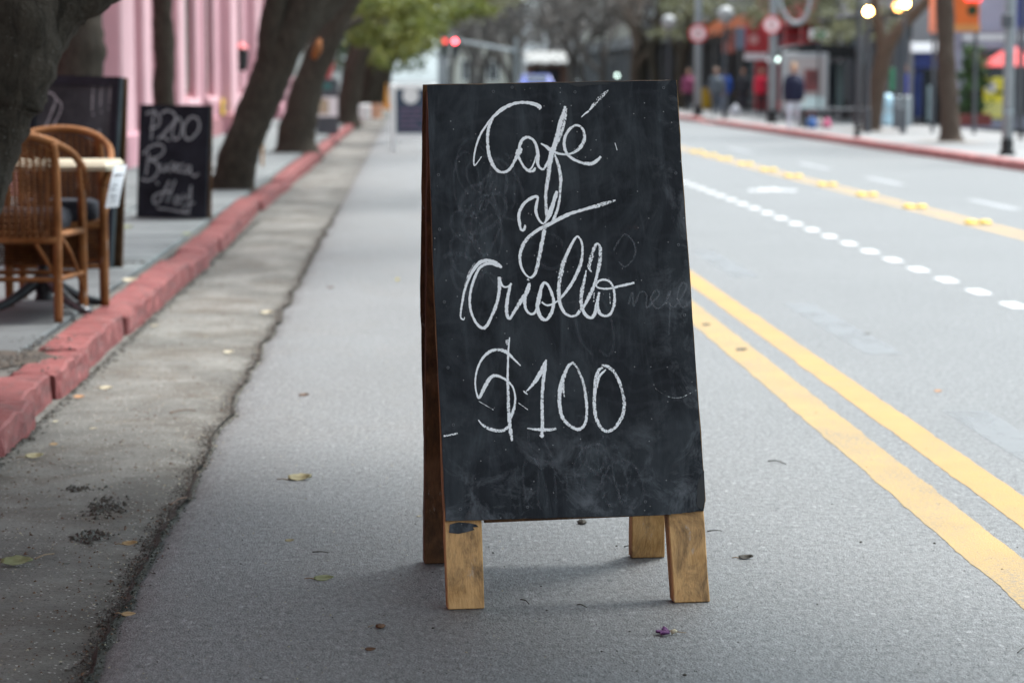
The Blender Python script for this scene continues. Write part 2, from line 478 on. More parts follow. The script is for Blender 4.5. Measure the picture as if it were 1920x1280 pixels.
def paint_line(name, c, wear, under=(.12, .12, .118)):
    t = NT(name)
    col = t.mix(t.ramp(t.noise(4, 6, .6), [(.3, 0.), (.7, 1.)]), tuple(x*.86 for x in c), c)
    wr = t.ramp(t.noise(2.6, 8, .72, sc=(1, .5, 1), dist=.3), [(.50-.12*wear, 0.), (.78-.1*wear, 1.)])
    sp_ = t.ramp(t.noise(85, 4, .7), [(.40, 0.), (.62, 1.)])
    col = t.mix(t.math('MULTIPLY', t.math('MULTIPLY', wr, sp_), .62*wear+.12), col, under)
    v = t.voro(190, out="Color"); vd = t.voro(190)
    sep = t.n.new("ShaderNodeSeparateColor"); t.link(v, sep.inputs[0])
    col = t.mix(t.math('MULTIPLY', t.math('MULTIPLY', t.math('LESS_THAN', sep.outputs[0], .12), t.math('LESS_THAN', vd, .35)), .6*wear+.1), col, under)
    t.col(col); t.rough(.68); t.spec(.35)
    t.bump(t.math('ADD', t.noise(120, 4, .7), t.math('MULTIPLY', t.voro(190), -.5)), .5, .005)
    return t.m
reg('yellow', paint_line("yellow_road_paint", (.365, .225, .070), .85))
reg('yellow_worn', paint_line("worn_yellow_road_paint", (.36, .236, .082), 1.3))
reg('yellow_pale', paint_line("pale_yellow_road_paint", (.42, .28, .12), .9))
reg('white', paint_line("white_road_paint", (.62, .62, .62), .25))
reg('white_faint', paint_line("faint_white_road_paint", (.30, .305, .31), .9))
def patch_m():
    t = NT("grey_cover_paint"); t.col(t.mix(t.noise(8, 4), (.19, .20, .206), (.235, .246, .253))); t.rough(.65)
    al = t.math('MULTIPLY', t.ramp(t.noise(3.2, 7, .7, sc=(1.6, .8, 1), dist=.4), [(.25, 0.), (.5, 1.)]), .6)
    tr = t.n.new("ShaderNodeBsdfTransparent"); mx = t.n.new("ShaderNodeMixShader")
    t.link(al, mx.inputs[0]); t.link(tr.outputs[0], mx.inputs[1]); t.link(t.p.outputs[0], mx.inputs[2]); t.link(mx.outputs[0], t.out.inputs[0])
    return t.m
reg('patch', patch_m())
reg('stud', M("yellow_reflector", (.80, .52, .02), .35, .1, 20))

def bark_m(name, c, c2):
    t = NT(name)
    g = t.noise(9, 7, .7, sc=(2.4, 2.4, .8), dist=.8)
    col = t.mix(t.ramp(g, [(.3, 0.), (.7, 1.)]), c, c2)
    v = t.voro(70, out="Color"); vd = t.voro(70)
    sep = t.n.new("ShaderNodeSeparateColor"); t.link(v, sep.inputs[0])
    l = t.math('MULTIPLY', t.math('GREATER_THAN', sep.outputs[0], .93), t.math('LESS_THAN', vd, .4))
    col = t.mix(t.math('MULTIPLY', l, .5), col, (.17, .155, .135))
    mo = t.ramp(t.noise(3.2, 6, .65), [(.55, 0.), (.72, 1.)])
    col = t.mix(t.math('MULTIPLY', mo, .35), col, (.07, .066, .05))
    t.col(col); t.rough(.92); t.spec(.15)
    t.bump(t.math('ADD', t.math('MULTIPLY', g, 1.3), t.noise(60, 5, .75)), 1.0, .03)
    return t.m
reg('bark', bark_m("dark_bark", (.030, .0245, .019), (.095, .078, .060)))
reg('bark_brown', bark_m("brown_bark", (.075, .052, .040), (.15, .112, .088)))
reg('bark_grey', bark_m("grey_bark", (.085, .077, .072), (.15, .137, .127)))  # grey bark of distant trees, colour made paler in place of haze
reg('heartwood', M("bare_heartwood", (.26, .09, .025), .8, .4, 20))

def leaf_m(name, c, c2, tr=.35):
    t = NT(name)
    col = t.mix(t.ramp(t.noise(1.3, 4, .6), [(.35, 0.), (.65, 1.)]), c, c2)
    oi = t.n.new("ShaderNodeNewGeometry")
    col = t.mix(t.math('MULTIPLY', oi.outputs["Random Per Island"], .55), col, tuple(x*.45 for x in c))
    t.col(col); t.rough(.55); t.spec(.35)
    tl = t.n.new("ShaderNodeBsdfTranslucent"); t.link(col, tl.inputs[0])
    mx = t.n.new("ShaderNodeMixShader"); mx.inputs[0].default_value = tr
    t.link(t.p.outputs[0], mx.inputs[1]); t.link(tl.outputs[0], mx.inputs[2]); t.link(mx.outputs[0], t.out.inputs[0])
    return t.m
reg('leaf', leaf_m("green_leaves", (.10, .135, .025), (.24, .25, .06)))
reg('leaf_olive', leaf_m("olive_leaves", (.13, .14, .075), (.23, .23, .13)))
reg('leaf_dark', leaf_m("dark_leaves", (.028, .05, .02), (.06, .09, .032)))
reg('leaf_grey', leaf_m("grey_dry_leaves", (.105, .092, .083), (.18, .162, .15)))

reg('slab', M("grey_paving_slab", (.135, .146, .144), .8, .24, 2.2, bump=.35, bscale=60, bdist=.004))
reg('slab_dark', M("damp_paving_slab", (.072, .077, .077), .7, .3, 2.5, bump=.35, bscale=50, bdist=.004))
reg('pavement_bed', M("pavement_bed", (.09, .082, .072), .9, .35, 6, bump=.5, bscale=50, bdist=.008))
reg('pave_right', M("pale_pavement", (.205, .20, .196), .8, .14, .8, bump=.2))
reg('soil', M("bare_soil", (.05, .038, .028), .95, .45, 14, bump=.9, bscale=45, bdist=.02))
reg('ground', M("city_ground", (.11, .11, .11), .9, .25, .3))
reg('pink', M("pink_stucco", (.50, .255, .29), .85, .09, 1.2, bump=.15, bscale=60))
reg('pink_light', M("pale_pink_stucco", (.60, .36, .385), .85, .07, 1.4, bump=.15, bscale=60))
reg('pink_dark', M("rose_stucco", (.30, .125, .135), .85, .12, 1.2, bump=.15, bscale=60))
reg('shutter', M("grey_green_shutter", (.20, .22, .195), .6, .15, 3))
reg('streak', M("grey_downpipe", (.22, .19, .2), .6, .3, 6))
reg('tabletop', M("cream_tabletop", (.36, .31, .22), .5, .08, 8))
reg('iron', M("black_cast_iron", (.015, .015, .017), .45, .4, 20, metal=.3))
reg('ironshiny', M("scuffed_iron", (.12, .12, .125), .35, .8, 30, metal=.7))
reg('cloth_black', M("black_cushion_cloth", (.012, .012, .018), .9, .3, 30, bump=.3, bscale=300))
reg('rattan', wood_m("rattan_cane", (.115, .040, .009), (.225, .085, .020), (.06, .022, .007), .4))
reg('wicker', wood_m("woven_wicker", (.075, .024, .005), (.20, .072, .015), (.04, .014, .004), .5, (6, 6, 6)))
reg('paper', M("white_paper", (.72, .72, .74), .8, .05, 6))
reg('ink', M("dark_print", (.07, .07, .09), .8, .1))
reg('whiteframe', M("white_painted_frame", (.74, .74, .72), .6, .08, 6))
reg('navyboard', M("navy_menu_board", (.035, .055, .085), .6, .35, 7))
reg('poletop', M("grey_painted_pole", (.30, .335, .355), .5, .12, 3))
reg('poledark', M("dark_grey_pole", (.07, .075, .085), .5, .15, 3))
reg('black', M("black_paint", (.012, .012, .013), .55, .2))
reg('signred', M("sign_red", (.62, .07, .08), .45, .06))
reg('signwhite', M("sign_white", (.80, .74, .74), .45, .04))
reg('glassdark', M("dark_shop_glass", (.02, .024, .03), .12, .5, .7, spec=.6))
reg('glassblue', M("blue_shop_glass", (.07, .10, .12), .12, .6, .9, spec=.6))
reg('skin', M("skin", (.46, .26, .18), .55, .06))
reg('hair', M("hair", (.03, .022, .018), .6, .3, 30))
# ================================================================== SETTING
rng = random.Random(7)
def nz(x, y, z=0.0, s=1.0): return mnoise.noise(Vector((x*s, y*s, z*s)))

m = MB(); m.box((-700, -400, -.6), (700, 1500, -.09))
tag(m.build("ground", MAT['ground']), kind="structure")

def rows(a, b, fine0, fine1, st, coarse):
    ys = []; y = a
    while y < b:
        ys.append(y)
        y += st if fine0 <= y < fine1 else coarse
    return ys + [b]

ROADL, ROADR = -.69, 8.35
ys = rows(-30, 420, 3.5, 27, .045, 2.5)
cols = [0.0, .03, .08, .18, .5, 1.4, 3.2, 6.0, ROADR-ROADL]
m = MB(); nc = len(cols)
for y in ys:
    fine = 3 < y < 28
    e = (.034*nz(0, y, 3, 1.7) + .014*nz(2, y, 0, 6) + .006*nz(5, y, 0, 17)) if fine else 0
    for k, c in enumerate(cols):
        x = ROADL + c + (e if k < 4 else 0)
        z = (-.026, -.010, -.002, .001)[k] if k < 4 else 0
        if fine and k < 4: z += .006*nz(x, y, 1, 14) * (1, .9, .6, .3)[k]
        m.v.append((x, y, z))
for i in range(len(ys)-1):
    for k in range(nc-1):
        a = i*nc+k
        m.f.append((a, a+1, a+nc+1, a+nc)); m.mi.append(0)
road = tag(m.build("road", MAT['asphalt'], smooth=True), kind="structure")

gx = [-1.42, -1.36, -1.28, -1.18, -1.08, -.98, -.88, -.80, -.74, -.70, -.66, -.58]
gy = rows(-30, 420, 3.5, 22, .06, 3)
m = MB(); ng = len(gx)
for y in gy:
    for x in gx:
        z = -.006 + .006*nz(x, y, 0, 2.1) + .003*nz(x, y, 4, 9)
        if x > -.83: z -= .018 * (x + .83) / .25
        m.v.append((x, y, z))
for i in range(len(gy)-1):
    for k in range(ng-1):
        a = i*ng+k
        m.f.append((a, a+1, a+ng+1, a+ng)); m.mi.append(0)
tag(m.build("gutter", MAT['gutter'], smooth=True), kind="structure")

# ---- kerb stones
def kerb_stone_mesh(L, seed, n=7, amp=.007, w=.2, h=.112):
    r = random.Random(seed); off = Vector((r.uniform(0, 50), r.uniform(0, 50), 0))
    sec = [(.006, -.06), (.0, .03), (-.003, .072), (-.006, h-.007), (-.016, h), (-.11, h+.002), (-w+.02, h), (-w, h-.015), (-w, -.06)]
    mb = MB(); ns = len(sec)
    t = [0, .03/L] + [i/(n-1) for i in range(1, n-1)] + [1-.03/L, 1]
    for i, u in enumerate(t):
        chip = max(0, nz(off.x, u*L*9+off.y, 2.2)-.18)*.055 + max(0, nz(off.x, u*L*23+off.y, 7.1)-.25)*.03
        endk = .012 if u in (0, 1) else 0
        for ki, (x, z) in enumerate(sec):
            if ki in (2, 3, 4): x, z = x-chip*(.7, 1, .6)[ki-2], z-chip*(.2, .9, .5)[ki-2]
            p = Vector((x, u*L, z)) + off
            q = Vector((nz(p.x, p.y, p.z, 7), nz(p.y, p.z, p.x, 7)*.5, nz(p.z, p.x, p.y, 7)))*amp + Vector((nz(p.x+9, p.y, p.z, 22), 0, nz(p.z, p.x+4, p.y, 22)))*amp*.55
            xx, zz = x - (endk if x > -.1 else -endk*.6), z - (endk if z > 0 else 0)
            mb.v.append((xx+q.x, u*L+q.y*(0 if u in (0, 1) else 1), zz+q.z))
    nn = len(t)
    for i in range(nn-1):
        for k in range(ns-1):
            a = i*ns+k
            mb.f.append((a, a+1, a+ns+1, a+ns)); mb.mi.append(0)
    mb.f.append(tuple(range(ns-1, -1, -1))); mb.f.append(tuple((nn-1)*ns+k for k in range(ns))); mb.mi += [0, 0]
    return mb

m = MB(); m.box((-1.60, -20, -.08), (-1.385, 260, -.012))
kerb = tag(m.build("kerb", MAT['soil']), kind="structure")
cuts = [4.0, 5.2, 6.35, 7.35, 8.02, 8.76, 9.50, 10.32, 11.9, 13.5, 15.15, 16.35, 17.7, 19.3, 21.0, 23.2, 25.8, 28.1, 31, 34, 37]
shared = {}
prev_dx = 0
for i in range(len(cuts)-1):
    y0, y1 = cuts[i], cuts[i+1]
    L = y1-y0-.030
    mb = kerb_stone_mesh(L, 100+i, n=max(8, int(L/.07)), amp=.011)
    o = mb.build("kerb_stone", MAT['kerb'], kerb)
    prev_dx = rng.uniform(-.028, .014)
    o.location = (-1.372+prev_dx, y0+.01, rng.uniform(-.02, .010))
    o.rotation_euler = (rng.uniform(-.012, .012), rng.uniform(-.06, .06), rng.uniform(-.02, .02))
far_stone = kerb_stone_mesh(2.95, 5, n=5).build("kerb_stone", MAT['kerb'], kerb, smooth=True)
far_stone.location = (-1.372, 37, 0)
y = 40.0
while y < 150:
    c = far_stone.copy(); COL.objects.link(c); c.parent = kerb
    c.location = (-1.372+rng.uniform(-.015, .015), y, rng.uniform(-.01, .01)); y += 3.0

# ---- left pavement
m = MB(); m.box((-3.95, -20, -.08), (-1.585, 260, .086))
pave = tag(m.build("pavement", MAT['pavement_bed']), kind="structure")
pits = [(-1.80, 25.5, .55), (-1.85, 9.0, .5), (-1.80, 37.6, .5), (-3.0, 31.0, .35)]
xs = [(-1.60-.02, -2.42), (-2.435, -3.18), (-3.195, -3.93)]
def slab_mesh(x0, x1, y0, y1, r):
    mb = MB()
    M4 = Matrix.Translation(((x0+x1)/2, (y0+y1)/2, 0)) @ Matrix.Rotation(r.uniform(-.006, .006), 4, 'X') @ Matrix.Rotation(r.uniform(-.006, .006), 4, 'Y') @ Matrix.Rotation(r.uniform(-.01, .01), 4, 'Z')
    hx, hy = abs(x1-x0)/2-.008, (y1-y0)/2-.011
    mb.bbox((-hx, -hy, .06), (hx, hy, .118+r.uniform(-.004, .005)), .008, M=M4)
    return mb
y = 6.0
while y < 62:
    L = rng.uniform(.98, 1.12)
    for (xa, xb) in xs:
        x0, x1 = min(xa, xb), max(xa, xb)
        if any(x0-.1 < px < x1+.1 and y-.15 < py < y+L+.15 and abs((x0+x1)/2-px) < .6 for px, py, pr in pits): continue
        if x1 > -1.7 and 9.55 < y+L/2 < 10.6:      # broken corner next to the kerb
            slab_mesh(x0, x1-.32, y, y+L, rng).build("paving_slab", MAT['slab_dark'], pave)
            slab_mesh(x1-.26, x1-.05, y+.1, y+.42, rng).build("paving_slab", MAT['slab_dark'], pave)
            continue
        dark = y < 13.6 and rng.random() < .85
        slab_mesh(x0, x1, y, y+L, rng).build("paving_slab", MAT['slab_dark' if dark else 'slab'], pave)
    y += L + .006
m = MB(); m.box((-3.93, 62, .08), (-1.62, 255, .117)); m.build("far_paving", MAT['slab'], pave)
m = MB()
for (px, py, pr) in pits + [(-1.70, 10.1, .34)]:
    ring = []
    n = 18
    vs = [(px, py, .125)]
    for k in range(n):
        a = 2*math.pi*k/n; rr = pr*rng.uniform(.8, 1.15)
        vs.append((px+rr*math.cos(a)*.75, py+rr*math.sin(a), .093))
    m.add(vs, [(0, 1+k, 1+(k+1) % n) for k in range(n)])
m.build("tree_pit_soil", MAT['soil'], pave, smooth=True)

# ---- right kerb and pavement
m = MB(); m.box((8.40, 10, -.08), (8.60, 400, -.01))
kerb2 = tag(m.build("kerb", MAT['soil']), kind="structure")
st = kerb_stone_mesh(1.97, 77, n=6, amp=.006, h=.13).build("kerb_stone", MAT['kerb_faded'], kerb2, smooth=True)
st.rotation_euler = (0, 0, math.pi); st.location = (8.36, 16+1.97, 0)
y = 18.0
while y < 150:
    c = st.copy(); COL.objects.link(c); c.parent = kerb2
    drop = -.08 if 64.5 < y < 69 else 0
    c.location = (8.36+rng.uniform(-.01, .01), y+1.97, drop+rng.uniform(-.006, .006)); y += 2.0
m = MB(); m.box((8.55, 10, -.08), (12.6, 400, .124))
tag(m.build("pavement", MAT['pave_right']), kind="structure")

# ---- road markings (parts of the road)
def strip(x0, x1, y0, y1, z, name, mt, jag=.006, step=.12):
    mb = MB(); n = max(2, int((y1-y0)/step) if y0 < 22 else 2)
    for i in range(n+1):
        yy = y0 + (y1-y0)*i/n
        mb.v.append((x0 + (jag*nz(x0, yy, 0, 5)+jag*.6*nz(x0, yy, 3, 19))*2, yy, z))
        mb.v.append((x1 + (jag*nz(x1, yy, 0, 5)+jag*.6*nz(x1, yy, 3, 19))*2, yy, z))
    for i in range(n):
        mb.f.append((2*i, 2*i+1, 2*i+3, 2*i+2)); mb.mi.append(0)
    return mb.build(name, mt, road)
strip(1.455, 1.605, 3, 120, .0012, "yellow_line", MAT['yellow_worn'], .004, .04)
strip(1.715, 1.848, 3, 120, .0012, "yellow_line", MAT['yellow'], .0035, .06)
strip(4.80, 4.89, 10, 140, .0012, "yellow_line", MAT['yellow_pale'])
strip(4.97, 5.06, 10, 140, .0012, "yellow_line", MAT['yellow_pale'])
y = 9.70
while y < 75:
    strip(3.31, 3.41, y, y+.34, .0012, "lane_dash", MAT['white'], .003); y += .845
for (xc, y0, y1) in ((2.10, 7.05, 9.0), (2.17, 10.9, 13.4), (2.14, 15.2, 17.6), (2.14, 19.4, 21.8)):
    strip(xc-.085, xc+.085, y0, y1, .0012, "covered_dash", MAT['patch'], .006)
for (xc, y0, y1) in ((5.85, 23, 25), (5.85, 28.5, 30.7), (5.85, 33.5, 36), (5.85, 41, 44), (6.5, 20.5, 23.5)):
    strip(xc-.06, xc+.06, y0, y1, .0012, "lane_dash", MAT['white_faint'], .004)
# bicycle symbol painted in the lane
def ring_mark(c, r, wdt, mb, seg=20, sy=1.5):
    b = len(mb.v)
    for k in range(seg):
        a = 2*math.pi*k/seg
        mb.v.append((c[0]+(r+wdt)*math.cos(a), c[1]+(r+wdt)*sy*math.sin(a), .0012)); mb.v.append((c[0]+(r-wdt)*math.cos(a), c[1]+(r-wdt)*sy*math.sin(a), .0012))
    for k in range(seg):
        j = (k+1) % seg
        mb.f.append((b+2*k, b+2*j, b+2*j+1, b+2*k+1)); mb.mi.append(0)
def bar_mark(p, q, wd, mb, z=.0012):
    p, q = Vector(p), Vector(q); d = (q-p).normalized(); n = Vector((-d.y, d.x))*wd
    mb.add([(p.x-n.x, p.y-n.y, z), (q.x-n.x, q.y-n.y, z), (q.x+n.x, q.y+n.y, z), (p.x+n.x, p.y+n.y, z)], [(0, 1, 2, 3)])
m = MB(); c0 = G(1448, 357)
ring_mark((c0.x-.15, c0.y), .10, .03, m); ring_mark((c0.x+.15, c0.y), .10, .03, m)
for p, q in (((-.28, 0), (-.1, .55)), ((-.1, .55), (.16, .55)), ((.28, 0), (.14, .75)), ((-.02, 0), (-.12, .62)), ((-.02, 0), (.17, .5)), ((.04, .78), (.22, .74))):
    bar_mark((c0.x+p[0]*.54, c0.y+p[1]*.8), (c0.x+q[0]*.54, c0.y+q[1]*.8), .025, m, .0014)
m.build("bicycle_symbol", MAT['white'], road)

# ================================================================== MAIN SIGN
yaw_s = R(5.4)
wdir = Vector((math.cos(yaw_s), math.sin(yaw_s), 0))
bdir = Vector((-math.sin(yaw_s), math.cos(yaw_s), 0))
FL = G(840, 1146)
FRp = G(1334, 1131)
ORG = FL + wdir*((FRp-FL).dot(wdir)/2)            # middle of the front feet
SPREAD = .62
GAP = .053
APEX = ORG + bdir*(SPREAD/2-GAP) + Vector((0, 0, 1.237))
tdir = (APEX-ORG).normalized()                     # up along the front panel
nfr = wdir.cross(tdir).normalized()                # front normal, towards the camera
if nfr.dot(EYE-ORG) < 0: nfr = -nfr
base = Vector((ORG.x, ORG.y, 0)) + bdir*(SPREAD/2)
sign = empty("sandwich_board", base, "large black chalk sandwich board on wooden legs reading Café y Criollo $100", "sandwich board")
TH = .007
PF = ORG + nfr*0.0                                 # front face plane of the panel
def FP(px, py, lift=0.0): return ON(px, py, PF + nfr*lift, nfr)
def mirror(p): return p - bdir*(2*(p-APEX-bdir*GAP).dot(bdir))

def outline(cs, per=14, jit=.0009, seed=3, chips=()):
    r = random.Random(seed); out = []
    for i in range(len(cs)):
        a, b = cs[i], cs[(i+1) % len(cs)]
        for k in range(per):
            p = a.lerp(b, k/per)
            if k: p = p + (wdir*r.uniform(-1, 1) + tdir*r.uniform(-1, 1))*jit
            out.append(p)
    return out
corn = [FP(*p) for p in ((801, 160), (1268, 150.5), (1279, 330), (1322, 938), (1319, 957), (1245, 965), (1100, 968.5), (836, 976), (815, 560))]
panel = MB()
panel.prism(list(reversed(outline(corn))), -nfr*TH)
pn = panel.build("blackboard_panel", [MAT['board']], sign, org=base)
# thin pale edge of the plywood, a strip set just behind the painted face
edge = MB()
c2 = [p - nfr*TH for p in (FP(801.5, 159.4), FP(1270.5, 149.4), FP(1281.5, 330), FP(1324.5, 938), FP(1320, 958.5), FP(836, 977.6), FP(814, 560))]
edge.prism(list(reversed(outline(c2, seed=5))), -nfr*.006)
edge.build("plywood_backing", MAT['ply'], sign, org=base)
back = MB()
bc = [mirror(p) for p in (FP(801, 159), FP(1272, 150), FP(1330, 920), FP(837, 950), FP(812, 560))]
nb = nfr - bdir*(2*nfr.dot(bdir))
back.prism(outline(bc, seed=8), -nb*.009)
back.build("rear_panel", MAT['wood_dark'], sign, org=base)

def leg(pts, th, mir, name, mt, lab=None, seed=1):
    """pts: photo corners on the front plane, order bottom-left, bottom-right, top-right, top-left"""
    r = random.Random(seed)
    P = [FP(*p) - nfr*(TH+.006) for p in pts]
    for k in (0, 1):                               # cut the foot on the ground
        d = (P[3-k]-P[k]); P[k] = P[k] + d*((.0015-P[k].z)/d.z)
    a0, b0, b1, a1 = P
    mb = MB(); n = 16
    foot = Vector((nfr.x, nfr.y, 0))
    for i in range(n+1):
        u = i/n
        for q, s0, s1 in ((a0.lerp(a1, u), -1, 1), (b0.lerp(b1, u), 1, 1), (b0.lerp(b1, u), 1, -1), (a0.lerp(a1, u), -1, -1)):
            p = q - (nfr*th if s1 < 0 else Vector())
            if s1 < 0 and i == 0: p.z = q.z
            if s1 < 0 and i: p = p
            j = wdir*r.uniform(-1, 1)*.0011 + nfr*r.uniform(-1, 1)*.0006 if 0 < i else Vector()
            mb.v.append(p + j)
    for i in range(n):
        for k in range(4):
            k2 = (k+1) % 4; a = i*4
            mb.f.append((a+k, a+k2, a+4+k2, a+4+k)); mb.mi.append(0)
    mb.f.append((3, 2, 1, 0)); mb.f.append(tuple(n*4+k for k in range(4))); mb.mi += [0, 0]
    if mir:
        mb.v = [mirror(Vector(v)) for v in mb.v]; mb.f = [tuple(reversed(f)) for f in mb.f]
    o = mb.build(name, mt, sign, org=base)
    bm = bmesh.new(); bm.from_mesh(o.data)
    bmesh.ops.bevel(bm, geom=[e for e in bm.edges if e.is_manifold and e.calc_face_angle(0) > .9], offset=.0022, segments=1, affect='EDGES')
    bm.to_mesh(o.data); bm.free()
    if lab: o["label"] = lab
    return o
leg([(841, 1145), (910, 1144), (874, 166), (806, 168)], .045, False, "leg", MAT['wood'], "front leg smeared with dark paint below the panel", 1)
leg([(1266, 1132), (1334, 1130), (1266, 156), (1198, 158)], .05, False, "leg", MAT['wood'], None, 2)
leg([(841, 1145), (910, 1144), (874, 166), (806, 168)], .045, True, "leg", MAT['wood_dark'], "dark rear leg", 3)
leg([(1266, 1132), (1334, 1130), (1266, 156), (1198, 158)], .045, True, "leg", MAT['wood'], None, 4)
# rails behind the panel, one shows as a brown strip under its lower edge
def rail(ly, ry, mir, h=34, mt='wood_dark', x0=(876, 912), x1=1262, th=.03):
    P = [FP(x0[1], ly) - nfr*.016, FP(x1, ry) - nfr*.016, FP(x1-4, ry-h) - nfr*.016, FP(x0[1]-4, ly-h) - nfr*.016]
    if mir: P = [mirror(p) for p in reversed(P)]; nn = nb
    else: nn = nfr
    mb = MB(); mb.prism(list(reversed(P)), -nn*th); mb.build("rail", MAT[mt], sign, org=base)
rail(979, 964, False); rail(200, 194, False, x0=(880, 880), x1=1196); rail(900, 886, True)
# paint smear on the front left leg
def smear(pts, lift, name, mt, seed):
    r = random.Random(seed)
    P = [FP(x+r.uniform(-1.5, 1.5), y+r.uniform(-1.5, 1.5), -.013+lift+.0006) for x, y in pts]
    mb = MB(); mb.prism(P, nfr*.0008); mb.build(name, mt, sign, org=base)
smear([(842, 981), (862, 979.5), (880, 979.5), (892, 983), (897, 987), (886, 989), (890, 993), (872, 996), (858, 1000), (842, 999)], 0, "paint_smear", MAT['board'], 2)
# screws round the edge
sc_px = [(925, 172), (822, 328), (824, 430), (1272, 459), (1283, 591), (1288, 727), (833, 566), (840, 689), (850, 796), (863, 954), (989, 950), (1143, 947), (1210, 940), (1267, 325), (1244, 165), (1078, 173), (960, 164)]
proto = None
for (x, y) in sc_px:
    if proto is None:
        mb = MB(); c = FP(x, y)
        mb.disc(c+nfr*.0016, .0036, nfr, .0016, 12, 0); mb.disc(c+nfr*.0019, .0021, nfr, .0004, 8, 1)
        proto = mb.build("screw", [MAT['rustscrew'], MAT['black']], sign, org=base); pc = c
    else:
        o = proto.copy(); COL.objects.link(o); o.parent = sign; o.location = FP(x, y)-pc

# ---- chalk
def ribbon(mb, pts, k, lift, rngv, P=None, n=None, ppm=None):
    """pts: (px, py, width_px, density); k unused"""
    Q = cat_rom(pts, 7)
    pos = [ON(q[0], q[1], P + n*lift, n) for q in Q]
    b = len(mb.v)
    for i, p in enumerate(pos):
        t = pos[min(i+1, len(pos)-1)] - pos[max(i-1, 0)]
        if t.length < 1e-9: t = Vector((1, 0, 0))
        s = n.cross(t).normalized()
        hw = Q[i][2]*.5*ppm*1.15*(1+.13*rngv.uniform(-1, 1))
        mb.v.append(p + s*hw); mb.v.append(p - s*hw)
        mb.uv.append((Q[i][3], 1.0)); mb.uv.append((Q[i][3], -1.0))
    for i in range(len(pos)-1):
        a = b+2*i
        mb.f.append((a+1, a+3, a+2, a)); mb.mi.append(0)

PPM = 5.85/FPX
def write(name, strokes, region, scale, mt, lift, lab=None, seed=1, par=sign, P=PF, n=nfr, ppm=PPM, org=base, wk=1.0):
    r = random.Random(seed); mb = MB(); st = lift
    for s in strokes:
        w0, d0 = s[0]; pts = []
        N = len(s)-1
        for i, q in enumerate(s[1:]):
            wq = q[2] if len(q) > 2 else w0
            dq = q[3] if len(q) > 3 else d0
            pts.append((region[0]+q[0]/scale, region[1]+q[1]/scale, wq/scale*wk, dq))
        ribbon(mb, pts, 0, st, r, P, n, ppm); st += .00006
    o = mb.build(name, mt, par, org=org)
    if lab: o["label"] = lab
    return o
Z1, Z2, Z3, Z4 = (860, 160), (940, 320), (840, 420), (860, 620)
s1, s2, s3, s4 = 6.0, 5.817, 5.053, 5.333
cafe = [
 [(18, 1.), (257,803,10), (225,850,12), (180,903,16), (170,855,18), (178,770,20), (198,680,22), (238,570,24), (298,470,24), (370,378,30), (440,310,42), (520,252,46), (610,212,36), (700,195,34), (790,199,38), (870,222,44), (920,262,30)],
 [(20, .8), (905,275,18), (925,245,26), (890,215,22), (830,192,18)],
 [(40, .75), (395,345,34), (362,410,38), (338,480,40), (327,560,40), (325,640,38), (335,740,42), (357,830,44), (388,900,44), (425,950,38), (480,980,32), (545,966,34), (592,920,34), (632,845,36), (655,800,50), (680,740,66,1.), (706,705,30)],
 [(34, .9), (672,730,24), (690,670,36), (712,620,40), (750,590,38), (790,588,34), (835,612,32), (868,665,34), (886,740,42), (890,800,46,1.), (886,860,44), (895,900,36), (918,932,30), (950,945,28), (982,905,34), (1010,855,36), (1040,780,44,1.)],
 [(28, .7), (660,780,44), (695,850,30), (735,915,26), (785,950,22), (822,925,22), (850,865,20), (868,800,18)],
 [(30, .6), (725,915,20), (780,962,34), (840,962,36), (862,925,28)],
 [(44, .9), (1198,235,26), (1183,310,46), (1145,420,50), (1112,560,56), (1078,680,58,1.), (1045,770,58,1.), (1030,850,56,.9), (1018,930,54,.65), (1012,1010,50,.65), (1005,1085,46,.6)],
 [(36, .42), (1210,262,34), (1203,350,36), (1175,470,40), (1142,575,40), (1108,650,34)],
 [(42, .55), (1080,775,20), (1105,850,40), (1132,940,44), (1146,1020,44), (1150,1085,42)],
 [(24, 1.), (925,655,16), (985,690,34), (1040,735,40), (1110,765,28), (1190,778,24), (1258,770,24), (1325,738,38,.6), (1383,680,50,.6), (1412,610,46,.55), (1410,530,34,.6), (1380,475,30,.8), (1330,452,32,.6), (1270,475,36,.6), (1215,540,36,.8), (1188,620,36,.8), (1190,690,40,.9), (1215,765,34,.9), (1272,820,34), (1350,860,36,.7), (1430,880,42,.6), (1500,880,44,.7), (1560,842,40), (1600,802,26)],
 [(14, .9), (1380,360,8), (1420,322,20), (1465,290,22)],
 [(50, .32), (1470,282,18,.7), (1515,225,48), (1580,150,54,.22), (1640,95,46,.22), (1682,55,16,.2)],
]
write("chalk_word", cafe, Z1, s1, MAT['chalk'], .0010, "chalk word Café", 1)
